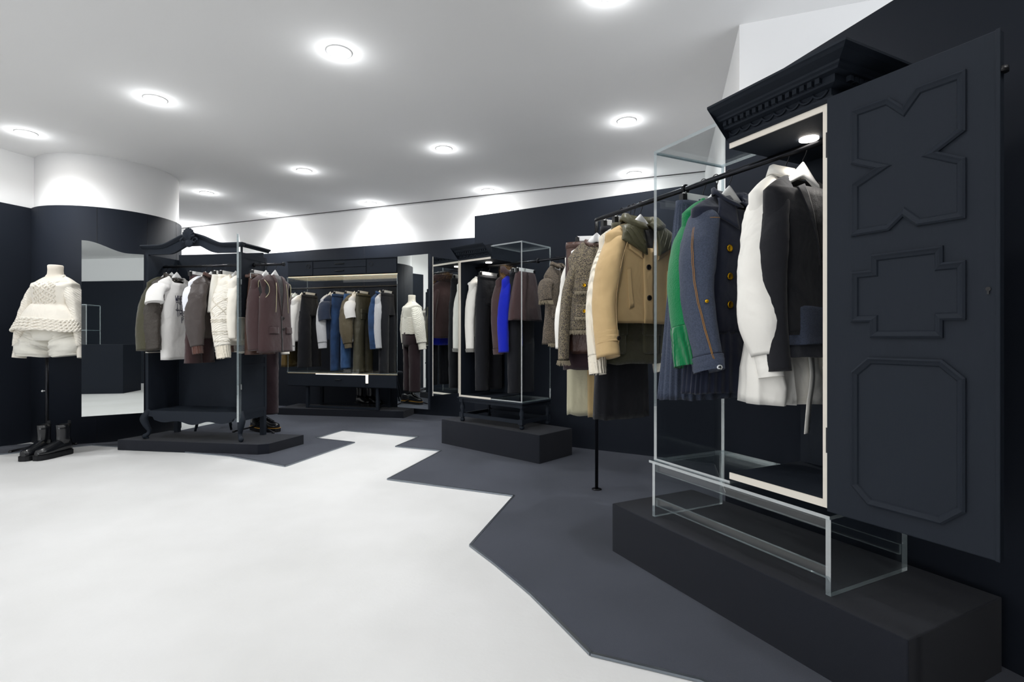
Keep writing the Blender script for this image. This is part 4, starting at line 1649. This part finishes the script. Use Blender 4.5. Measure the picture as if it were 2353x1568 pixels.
ss = sleeves(r, T, F_TWEED2, .2, .062, .06, .05, -.02, 36, .05, far=0)
for k, sl in enumerate(ss):
    sg = -1 if k == 0 else 1
    e = sleeve_path(sg, T.sw, T.zs, .2, .05, -.02)[-1]
    fringe(sl, [(e[0] + .043 * math.cos(a), e[1] + .06 * math.sin(a), e[2]) for a in [2 * PI * i / 60 for i in range(60)]], .03, F_FRINGE, 'cap_fringe', 3, 3)
fringe(r, [(x, T.front(x, -.705), -.70) for x in [-.17 + .34 * i / 140 for i in range(141)]], .03, F_FRINGE, 'hem_fringe', 11, 3)
patch(r, T, [(-.13, -.40), (-.04, -.40), (-.04, -.50), (-.13, -.50)], 'pocket', F_TWEED2, .004, .008)

# ================================================================== GARMENTS ON RAIL A
T = Torso(sw=.2, zh=-.74, dep=.06, seed=40)
r = top('olive_jacket', RA, .055, 'dark olive jacket at the far left of the curved top wardrobe', 'dark olive jacket', F_OLIVE, 'jacket', T)
sleeves(r, T, F_OLIVE, .60, .07, .06, .11, -.03, 40, .08)
T = Torso(sw=.205, zh=-.76, dep=.065, seed=41, amp=.015)
r = top('crinkled_jacket', RA, .112, 'dark brown crinkled jacket left of the white printed tee', 'crinkled brown jacket', F_WAX, 'jacket', T)
sleeves(r, T, F_WAX, .60, .085, .07, .085, -.05, 41, .10, freq=1.8)
collar_band(r, T, F_WAX, .035, .02, .03)
neck_ring(r, T, F_CREAM, .006, .03, 1.0)
# printed tee
T = Torso(sw=.20, nw=.09, zn=-.104, zs=-.155, zh=-.85, dep=.05, seed=42, amp=.012, drop=.06, prof=[(0, 1, 1), (.2, .93, 1), (1, .86, 1.1)])
r = top('printed_tee', RA, .165, 'white tee with a scribbled black handwriting print', 'white printed tee', F_TEE, 'shirt', T)
sleeves(r, T, F_TEE, .195, .068, .082, .10, -.02, 42, .05)
neck_ring(r, T, F_TEE, .010, .062, 1.0)
GL = {'W': [[(0, 1), (.25, 0), (.5, .7), (.75, 0), (1, 1.05)]], 'H': [[(0, 1), (0, 0)], [(.8, 1.05), (.8, 0)], [(0, .5), (.85, .55)]],
      'E': [[(.8, 1), (0, 1), (0, 0), (.8, .02)], [(0, .5), (.7, .55)]], 'R': [[(0, 0), (0, 1), (.7, .85), (.65, .5), (0, .48), (.8, 0)]],
      'T': [[(-.1, 1), (.9, 1.05)], [(.4, 1), (.4, -.1)]], 'I': [[(.3, 1), (.3, 0)], [(0, 0), (.6, 0)]], 'U': [[(0, 1), (.05, .1), (.5, 0), (.8, .2), (.8, 1)]],
      'P': [[(0, -.3), (0, 1), (.7, .9), (.6, .5), (0, .45)]], '?': [[(0, .8), (.4, 1), (.7, .7), (.35, .4), (.3, .2)], [(.3, .02), (.3, -.06)]],
      'L': [[(0, 1), (0, 0), (.7, 0)]], 'V': [[(0, 1), (.4, 0), (.8, 1)]]}
ink = MB()
for word, x0, z0, h, w in (('WHERE', -.075, -.325, .055, .028), ('ITEUV', -.06, -.39, .045, .028), ('THE?', -.06, -.455, .05, .032), ('P?', 0.0, -.505, .04, .03)):
    for i, ch in enumerate(word):
        for st in GL[ch]:
            pts = []
            for (ax, az), (bx, bz) in zip(st, st[1:]):
                for k in range(4):
                    q = k / 4
                    pts.append((ax + (bx - ax) * q, az + (bz - az) * q))
            pts.append(st[-1])
            ink.tube([(x0 + (i * 1.12 + p[0] * .9) * w, T.front(x0 + (i * 1.12 + p[0] * .9) * w, z0 + p[1] * h) - .0012, z0 + p[1] * h) for p in pts], .0024, 5)
for x0, x1, z in ((-.07, .06, -.332), (-.075, .01, -.40)):
    ink.tube([(x0 + (x1 - x0) * i / 8, T.front(x0 + (x1 - x0) * i / 8, z) - .0012, z) for i in range(9)], .0024, 5)
o = ink.build('handwriting_print', F_INK, r)
o['label'] = 'black scribbled handwriting'
trousers('brown_trousers', RA, .40, 'taupe brown wide trousers right of the printed tee', 'taupe wide trousers', F_BROWN, zh=-.88, w0=.105, r0=.062, r1=.085, seed=43)
T = Torso(sw=.19, zh=-.62, dep=.05, seed=44)
r = top('white_shirt', RA, .458, 'white shirt with one pale short sleeve left of the taupe bomber', 'white short sleeved shirt', F_PALE, 'shirt', T)
sleeves(r, T, F_PALE, .26, .055, .05, .06, -.02, 44, .05)
T = Torso(sw=.195, zh=-.66, dep=.07, seed=45, amp=.015)
r = top('bomber_jacket', RA, .515, 'taupe nylon bomber jacket with rusty brown ribbed cuffs', 'taupe bomber jacket', F_BOMB, 'jacket', T)
sleeves(r, T, F_BOMB, .565, .085, .075, .06, -.05, 45, .08, radii=[.055, .085, .09, .092, .085, .058], cuff=.07, cuff_m=(F_RIBB, .05))
collar_band(r, T, F_RIBB, .035, .01, .03)
patch(r, T, [(-.006, -.14), (.006, -.14), (.006, -.64), (-.006, -.64)], 'zip', F_ZIP, .002, .002, 3, 16)
skirt('white_shorts', RA, .64, 'short ivory shorts between the bomber and the cable sweater', 'short ivory shorts', F_SHORT, zh=-.43, w0=.13, w1=.17, seed=46, amp=.02, cat='shorts')
skirt('cream_skirt', RA, .70, 'cream skirt whose waistband shows beside the cable sweater', 'cream skirt', F_CREAM, zh=-.60, w0=.13, w1=.17, seed=47)
T = Torso(sw=.19, zh=-.72, dep=.07, seed=48, amp=.012, drop=.05, nw=.075)
r = top('cable_sweater', RA, .762, 'cream cable knit sweater with a thick patterned sleeve', 'cream cable knit sweater', F_CREAM, 'sweater', T)
ss = sleeves(r, T, F_CABLE, .56, .085, .072, .07, -.05, 48, .05, far=0, cuff=.11, cuff_m=(F_IVKNIT, .066))
neck_ring(r, T, F_IVKNIT, .009, .05)
for sl, sg in ((ss[0], -1), (ss[1], 1)):
    P = catmull(sleeve_path(sg, T.sw, T.zs, .56, .07, -.05), 12)
    n = len(P) - 1

    def on_sleeve(q, a):
        p = P[int(q * n)]
        rr = interp([(0, .045), (.25, .074), (.5, .086), (.75, .08), (1, .073)], q)[0]
        return (p.x + rr * .655 * math.cos(a), p.y + rr * .985 * math.sin(a), p.z)
    for tw in (-1, 1):           # raised lattice
        for k in range(4):
            seam(sl, [on_sleeve(.42 + .3 * i / 30, k * PI / 2 + tw * 3.0 * i / 30) for i in range(31)], F_IVKNIT, .0036, 'lattice_cable')
    for q in (.36, .39, .75, .78, .86, .89, .95):     # horizontal bands
        seam(sl, [(x, y, z + .003 * math.sin(12 * a)) for a in [2 * PI * i / 48 for i in range(49)] for x, y, z in [on_sleeve(q, a)]], F_IVKNIT, .0036, 'band_cable')
T = Torso(sw=.18, zh=-.68, dep=.06, seed=49, ripple=.012, nrip=8)
r = top('satin_top', RA, .84, 'khaki cream satin top beside the clear acrylic door', 'khaki satin top', F_CREAM, 'top', T)
sleeves(r, T, F_CREAM, .5, .06, .055, .05, -.02, 49, .1)
# outside the wardrobe
r = trousers('leather_trousers', RA, 1.005, 'brown leather trousers with a belt buckle outside the wardrobe side', 'belted leather trousers', F_LEATHER, zh=-.80, seed=50, r0=.08, r1=.085)
mb = MB()
mb.tube([(-.025, 0, -.02), (.025, 0, -.02), (.025, 0, .02), (-.025, 0, .02), (-.025, 0, -.02)], .004, 6)
o = mb.build('belt_buckle', M_CHROME, r)
o.location = (-.15, -.03, -.115)
MB().box(-.15, .15, -.044, .044, -.128, -.103).build('belt', F_LEATHER, r, .006)
T = Torso(sw=.185, nw=.06, zh=-.72, dep=.06, seed=51, amp=.008)
r = top('brown_jacket', RA, 1.06, 'plain brown jacket, only its sleeve showing behind the long brown vest', 'plain brown jacket', F_BROWN, 'jacket', T)
sleeves(r, T, F_BROWN, .60, .06, .055, .045, -.03, 51, .05)
T = Torso(sw=.20, nw=.065, zh=-.78, dep=.06, seed=52, amp=.008, prof=[(0, 1, 1), (.08, .86, 1), (.16, .84, 1), (.26, .99, 1), (1, 1.1, 1.15)])
r = top('long_vest', RA, 1.15, 'brown sleeveless long vest with lapels, flap pockets and cream zip piping', 'brown sleeveless long vest', F_BROWN, 'vest', T)
lapels(r, T, F_BROWN, -.10, -.46, .05, .06, F_LINER)
patch(r, T, [(-.012, -.46), (.006, -.46), (.006, -.775), (-.012, -.775)], 'front_opening', F_LINER, .001, .002, 3, 12)
for sg in (-1, 1):
    patch(r, T, [(sg * .055, -.56), (sg * .165, -.56), (sg * .165, -.615), (sg * .055, -.615)], 'pocket_flap', F_BROWN, .004, .006)
    seam(r, [(sg * (.075 + .02 * q), T.front(sg * (.075 + .02 * q), -.17 - .26 * q) - .012, -.17 - .26 * q) for q in [i / 8 for i in range(9)]], F_ZIP, .0028, 'zip_piping')
    pts = []
    for i in range(25):
        a = PI * 2 * i / 24
        z = -.235 + .085 * math.cos(a)
        w, d, q = T.wdq(z)
        pts.append((sg * (w * .93), .052 * math.sin(a), z))
    seam(r, pts, F_ZIP, .0028, 'armhole_piping')
    mb = MB()
    mb.lathe([(.046, 0), (.046, .003)], 0, 0, 24)
    o = mb.build('armhole', F_LINER, r)
    o.scale = (1.7, 1.05, 1)
    o.rotation_euler = (0, sg * PI / 2, 0)
    o.location = (sg * .164, 0, -.238)
for z in (-.48, -.575):
    button(r, T, .02, z, M_BUTTON, .012, .006)

# ================================================================== GARMENTS ON RAIL B
skirt('mustard_skirt', RB, -.085, 'long mustard brown skirt left of the cut sideboard', 'long mustard skirt', F_MUST, zh=-1.03, w0=.12, w1=.17, seed=60)
T = Torso(sw=.19, zh=-.72, dep=.06, seed=61)
r = top('patchwork_jacket', RB, -.03, 'brown jacket with khaki elbow patches at the left of the sideboard rail', 'brown patched jacket', F_BROWN, 'jacket', T)
ss = sleeves(r, T, F_BROWN, .60, .078, .06, .05, -.04, 61, .06)
P = sleeve_path(-1, T.sw, T.zs, .60, .05, -.04)
mb, _ = soft_tube([P[2], P[3], Vector(P[3]) * .4 + Vector(P[4]) * .6], [.080, .079, .074], 61, .04, cap=False)
mb.build('elbow_patch', F_CAMEL, ss[0])
T = Torso(sw=.19, zh=-.70, dep=.055, seed=62)
r = top('white_sweatshirt', RB, .075, 'white long sleeved sweatshirt left of the flared black trousers', 'white long sleeved sweatshirt', F_TEE, 'sweatshirt', T)
sleeves(r, T, F_TEE, .60, .06, .05, .07, -.02, 62, .05, cuff=.06, cuff_m=(F_TEE, .048))
neck_ring(r, T, F_TEE)
trousers('black_trousers', RB, .195, 'flared black trousers at the left of the sideboard rack', 'flared black trousers', F_BLACK, zh=-1.03, w0=.15, r0=.09, r1=.105, seed=63)
T = Torso(sw=.19, zh=-.66, dep=.055, seed=64)
r = top('grey_sweatshirt', RB, .505, 'light grey sweatshirt left of the blue jeans', 'light grey sweatshirt', F_GREY, 'sweatshirt', T)
sleeves(r, T, F_GREY, .55, .07, .062, .06, -.035, 64, .05, cuff=.075, cuff_m=(F_GREY, .058))
neck_ring(r, T, F_GREY)
T = Torso(sw=.195, zh=-.68, dep=.06, seed=65)
r = top('navy_tee', RB, .552, 'navy short sleeved tee tucked between grey sweatshirt and jeans', 'navy short sleeved tee', F_NAVYT, 'shirt', T)
sleeves(r, T, F_NAVYT, .27, .08, .085, .06, -.03, 65, .05)
trousers('blue_jeans', RB, .638, 'straight blue jeans in the middle of the sideboard rack', 'straight blue jeans', F_JEAN, zh=-1.07, w0=.15, r0=.082, r1=.07, seed=66)
T = Torso(sw=.195, zh=-.66, dep=.065, seed=67, amp=.015)
r = top('olive_bomber', RB, .858, 'olive bomber jacket with gathered sleeves left of the cargo trousers', 'olive bomber jacket', F_OBOMB, 'jacket', T)
sleeves(r, T, F_OBOMB, .56, .085, .08, .06, -.05, 67, .08, radii=[.05, .08, .088, .092, .088, .06], cuff=.06, cuff_m=(F_OBOMB, .05))
trousers('washed_jeans', RB, .80, 'washed blue jeans, only the leg ends visible below the olive bomber', 'washed blue jeans', F_LJEAN, zh=-1.03, w0=.13, r0=.085, r1=.085, seed=68)
T = Torso(sw=.19, zh=-.70, dep=.055, seed=69)
r = top('white_tee', RB, .905, 'plain white tee between olive bomber and leather cargo trousers', 'plain white tee', F_TEE, 'shirt', T)
sleeves(r, T, F_TEE, .25, .075, .075, .06, -.03, 69, .05)
trousers('cargo_trousers', RB, .985, 'olive leather cargo trousers with flap pockets', 'olive leather cargo trousers', F_OLEATH, zh=-1.08, w0=.155, r0=.092, r1=.085, seed=70, pockets=(-.30, .12))
T = Torso(sw=.185, zh=-.64, dep=.055, seed=71)
r = top('denim_jacket', RB, 1.218, 'blue denim jacket near the right end of the sideboard rail', 'blue denim jacket', F_JEAN, 'jacket', T)
sleeves(r, T, F_JEAN, .58, .06, .05, .05, -.03, 71, .05, cuff=.05, cuff_m=(F_JEAN, .05))
collar_band(r, T, F_JEAN, .035, .02, .03)
T = Torso(sw=.185, zh=-.66, dep=.055, seed=72)
r = top('grey_sweatshirt', RB, 1.272, 'pale grey sweatshirt right of the denim jacket', 'pale grey sweatshirt', F_GREY, 'sweatshirt', T)
sleeves(r, T, F_GREY, .62, .058, .05, .04, -.03, 72, .05)
trousers('black_trousers', RB, 1.325, 'straight black trousers at the right end of the sideboard rack', 'straight black trousers', F_BLACK, zh=-1.09, w0=.14, r0=.08, r1=.075, seed=73)


# ================================================================== MANNEQUINS
M_FORM = mat('cream_linen_form', '#efe6d8', .85, .15, 0, .2, ('noise', 600, .15))


def mannequin(x, y, rz, label, pole_dx=0.0):
    root = empty('dress_form', (x, y, 0), rz, label, 'mannequin')
    rings = []
    for z, w, d in ((.98, .13, .10), (1.02, .165, .115), (1.10, .17, .12), (1.20, .15, .105), (1.27, .135, .095), (1.36, .155, .11), (1.43, .17, .11), (1.475, .17, .09),
                    (1.50, .13, .07), (1.525, .075, .055), (1.55, .058, .055), (1.585, .054, .054), (1.62, .056, .056), (1.628, .05, .05)):
        rings.append([(w * math.cos(2 * PI * k / 32), d * math.sin(2 * PI * k / 32), z) for k in range(32)])
    MB().loft(rings, 0, True, True).build('torso_form', M_FORM, root)
    MB().tube([(pole_dx, 0, .03), (pole_dx, 0, 1.0)], .0125, 12).build('pole', M_STEEL, root)
    MB().tube([(pole_dx - .012, 0, .53), (pole_dx - .03, 0, .53), (pole_dx - .032, 0, .53), (pole_dx - .05, 0, .525)], [.005, .005, .012, .010], 10).build('clamp_screw', M_CHROME, root)
    for a in (200, 325, 80):
        aa = math.radians(a)
        mb = MB()
        mb.tube([(pole_dx, 0, .075), (pole_dx + .1 * math.cos(aa), .1 * math.sin(aa), .05), (pole_dx + .25 * math.cos(aa), .25 * math.sin(aa), .018)], .009, 8)
        o = mb.build('stand_leg', M_STEEL, root)
        mb = MB()
        mb.lathe([(.015, .0092), (.015, .02), (.01, .026)], pole_dx + .25 * math.cos(aa), .25 * math.sin(aa), 12)
        mb.build('stand_foot', M_BLACKP, o)
    return root


class BodyT(Torso):
    pass


def worn_sweater(name, x, y, rz, label, m, m2, peplum, seed):
    root = empty(name, (x, y, 1.62), rz, label, 'sweater')
    T = Torso(sw=.185, nw=.072, zn=-.085, zs=-.155, zh=-.34, dep=.125, seed=seed, amp=.006, drop=.03, p=.8,
              prof=[(0, 1, 1), (.35, .95, 1), (1, .86, .95)])
    T.rows = [(z, w, d * (.75 if z > -.15 else 1), q) for z, w, d, q in T.rows]
    T.build(root, m)
    if peplum:
        skirt('', RD, 0, '', '', m, zt=-.33, zh=-.56, w0=.158, w1=.31, dep0=.118, dep1=.19, seed=seed, root=root, nm='peplum', waist=False, amp=.014)
        # plaited cable rolls round the flared hem
        for k in range(4):
            zc = -.475 - .026 * k
            for ph in (0, PI):
                pts = []
                for i in range(181):
                    a = 2 * PI * i / 180
                    z = zc + .008 * math.sin(22 * a + ph) + .012 * math.sin(a * 3 + 1)
                    q = min(1, max(0, (-.33 - z) / .23))
                    w, d = .158 + .152 * q ** .8, .118 + .072 * q ** .6
                    o = .003 + .004 * math.cos(22 * a + ph)
                    pts.append(((w + o) * math.copysign(abs(math.cos(a)) ** .7, math.cos(a)), (d + o) * math.copysign(abs(math.sin(a)) ** .8, math.sin(a)), z))
                MB().tube(pts, .0085, 7).build('cable_roll', m2, root)
    else:
        skirt('', RD, 0, '', '', m2, zt=-.33, zh=-.58, w0=.16, w1=.185, dep0=.118, dep1=.13, seed=seed, root=root, nm='peplum', waist=False)
    # raised plait columns on the chest
    for k in range(-4, 5):
        x0 = k * .021
        z1 = -.37 + .006 * abs(k)
        pts = []
        for i in range(37):
            z = -.125 - .012 * (4 - abs(k)) * .6 + (z1 + .125) * i / 36
            pts.append((x0 + .0085 * math.sin(i * .87 + (k % 2) * PI), T.front(x0, max(z, -.335)) - .002 - .003 * math.cos(i * 1.74), z))
        MB().tube(pts, .0062, 7).build('cable_plait', m2, root)
    ss = sleeves(root, T, m2, .55, .085, .072, .115, -.03, seed, .08, far=0, radii=[.06, .085, .09, .088, .075], cuff=.10, cuff_m=(m, .06))
    neck_ring(root, T, m, .012, .03, 1.0)
    return root


mannequin(-3.99, 4.55, 0, 'cream dress form on a black pole left of the wavy mirror', -.075)
worn_sweater('peplum_sweater', -3.99, 4.55, 0, 'cream cable knit sweater with a flared plaited hem worn by the dress form', F_CREAM, F_CABLE, True, 80)
sh = empty('puffed_shorts', (-3.99, 4.55, 1.03), 0, 'ivory puffed shorts on the dress form left of the mirror', 'shorts')
rings = [[(w * math.cos(2 * PI * k / 36), d * math.sin(2 * PI * k / 36), z) for k in range(36)] for z, w, d in ((.07, .17, .125), (.0, .20, .14), (-.06, .22, .15))]
MB().loft(rings, 0, True, True).build('seat', F_SHORT, sh)
for sg in (-1, 1):
    mb, _ = soft_tube([(sg * .10, 0, .02), (sg * .115, 0, -.05), (sg * .145, -.01, -.12), (sg * .155, -.01, -.19)], [.12, .14, .155, .135], 81 + sg, .16, seg=30, squash=.95)
    mb.build('leg', F_SHORT, sh)
mannequin(-2.66, 5.50, .0, 'cream dress form behind the curved top wardrobe', 0)
worn_sweater('roll_neck_sweater', -2.66, 5.50, .0, 'cream patterned sweater on the form reflected in the sideboard mirror', F_CREAM, F_CABLE, False, 84)
tr = empty('wine_trousers', (-2.66, 5.50, 1.05), .0, 'wine brown trousers on the form behind the wardrobe side', 'trousers')
rings = [[(w * math.cos(2 * PI * k / 32), d * math.sin(2 * PI * k / 32), z) for k in range(32)] for z, w, d in ((.06, .175, .125), (-.02, .19, .13), (-.14, .19, .13), (-.2, .16, .11))]
MB().loft(rings, 0, True, True).build('seat', F_DBROWN, tr)
for sg in (-1, 1):
    mb, _ = soft_tube([(sg * .09, 0, -.10), (sg * .095, 0, -.25), (sg * .10, 0, -.55), (sg * .10, 0, -.86)], [.095, .09, .085, .085], 85 + sg, .05, seg=24, squash=1.0)
    mb.build('leg', F_DBROWN, tr)


# ------------------------------------------------------------------ footwear
F_BOOT = mat('black_polished_leather', '#14161a', .22, .6)
F_SOLE = mat('black_rubber_sole', '#17181b', .7, .3)
F_WELT = mat('ochre_welt_stitch', '#b98a3c', .7, .2)


def shoe(name, x, y, rz, label, group, boot, z=0.0):
    root = empty(name, (x, y, z), rz, label, 'boot' if boot else 'shoe', group)
    # foot along -y (toe at -y)
    prof = [(-.165, .018, .035), (-.15, .036, .05), (-.11, .046, .06), (-.06, .047, .075), (0, .042, .10), (.05, .038, .11), (.095, .036, .11), (.115, .025, .10)]
    rings = []
    for yy, w, h in prof:
        rings.append([(w * math.copysign(abs(math.cos(a)) ** .8, math.cos(a)), yy, .038 + h * max(0, math.sin(a)) ** .8 if math.sin(a) > 0 else .038) for a in [2 * PI * k / 20 for k in range(20)]])
    MB().loft(rings, 0, True, True).build('upper', F_BOOT, root)
    for z0, z1, g, m, nm in ((.0005, .036, 1.12, F_SOLE, 'sole'), (.0365, .0405, 1.16, F_WELT if not boot else F_SOLE, 'welt')):
        pts = []
        for s in (1, -1):
            for yy, w, h in (prof if s > 0 else prof[::-1]):
                pts.append((s * w * g, yy * 1.05))
        mb = MB()
        mb.prism(pts, 2, z0, z1)
        mb.build(nm, m, root, .002)
    if boot:
        rings = [[(w * math.cos(a), .055 + d * math.sin(a), zz) for a in [2 * PI * k / 20 for k in range(20)]] for zz, w, d in
                 ((.10, .037, .058), (.14, .038, .052), (.18, .040, .05), (.22, .042, .052), (.26, .044, .055), (.262, .040, .05), (.20, .036, .045))]
        MB().loft(rings, 0, True, True).build('shaft', F_BOOT, root)
        MB().box(-.012, .012, .104, .112, .235, .285).build('pull_tab', F_SOLE, root)
    else:
        for k in range(4):
            yy = -.08 + .03 * k
            zz = .105 + .012 * k
            MB().tube([(-.03, yy, zz), (0, yy - .004, zz + .012), (.03, yy, zz)], .004, 6).build('lace', F_SOLE, root)
    return root


shoe('chelsea_boot', -3.945, 4.34, .12, 'black leather ankle boot, the left one below the dress form', 'pair of ankle boots', True)
shoe('chelsea_boot', -3.815, 4.36, -.15, 'black leather ankle boot, the right one below the dress form', 'pair of ankle boots', True)
shoe('derby_shoe', -2.70, 5.53, .9, 'black thick soled shoe with ochre welt, the one further behind the wardrobe leg', 'pair of thick soled shoes', False, .009)
shoe('derby_shoe', -2.60, 5.50, 1.25, 'black thick soled shoe with ochre welt, nearer the sideboard plinth', 'pair of thick soled shoes', False, .009)

shoe('ankle_boot', -1.98, 6.88, .9, 'black polished boot on the plinth under the sideboard, the left one', 'pair of boots under the sideboard', True, .0935)
shoe('ankle_boot', -1.83, 6.84, 1.0, 'black polished boot on the plinth under the sideboard, the right one', 'pair of boots under the sideboard', True, .0935)

# ------------------------------------------------------------------ black chair and glass table behind the left wardrobe
ch = empty('spindle_chair', (-3.22, 5.62, 0), .5, 'black spindle back chair behind the curved top wardrobe', 'chair')
MB().lathe([(.18, .43), (.205, .435), (.21, .45), (.19, .462), (.01, .455)], 0, 0, 28).build('seat', M_FURN, ch)
for a in (45, 135, 225, 315):
    aa = math.radians(a)
    MB().tube([(.13 * math.cos(aa), .13 * math.sin(aa), .432), (.235 * math.cos(aa), .235 * math.sin(aa), .010)], [.014, .011], 10).build('leg', M_FURN, ch)
for k in range(-3, 4):
    aa = math.radians(90 + k * 17)
    MB().tube([(.18 * math.cos(aa), .18 * math.sin(aa), .45), (.21 * math.cos(aa), .22 * math.sin(aa), .82)], .007, 8).build('spindle', M_FURN, ch)
MB().tube([(.23 * math.cos(math.radians(90 + k * 5)), .235 * math.sin(math.radians(90 + k * 5)), .83) for k in range(-12, 13)], .016, 10).build('top_rail', M_FURN, ch)
gt = empty('glass_table', (-3.55, 6.22, 0), -.3, 'clear acrylic display table behind the spindle chair', 'table')
for z in (.50, .86):
    sheet(gt, 'shelf', -.35, .35, -.2, .2, z, z + .012, 2)
for x in (-.34, .33):
    sheet(gt, 'leg_sheet', x, x + .01, -.19, .19, .009, .8595, 0)

# ------------------------------------------------------------------ shop counter behind the photographer (seen in the wavy mirror)
RCT = math.atan2(-.82, -.57)
ct = empty('shop_counter', (-.65, -.60, 0), RCT, 'black counter block seen only in the wavy mirror', 'counter')
MB().box(0, 1.6, 0, .6, .001, .865).build('block', M_WALL, ct, .003)
ac = empty('acrylic_case', (-.65, -.60, .8655), RCT, 'clear acrylic case on the counter seen in the wavy mirror', 'display case')
for x0 in (.60, 1.0):
    sheet(ac, 'case_sheet', x0, x0 + .014, .05, .45, .001, .70, 0)
sheet(ac, 'case_sheet', .60, 1.014, .05, .45, .701, .715, 2)
sheet(ac, 'case_sheet', .615, .999, .05, .064, .001, .70, 1)
sheet(ac, 'case_sheet', .615, .999, .05, .45, .25, .262, 2)
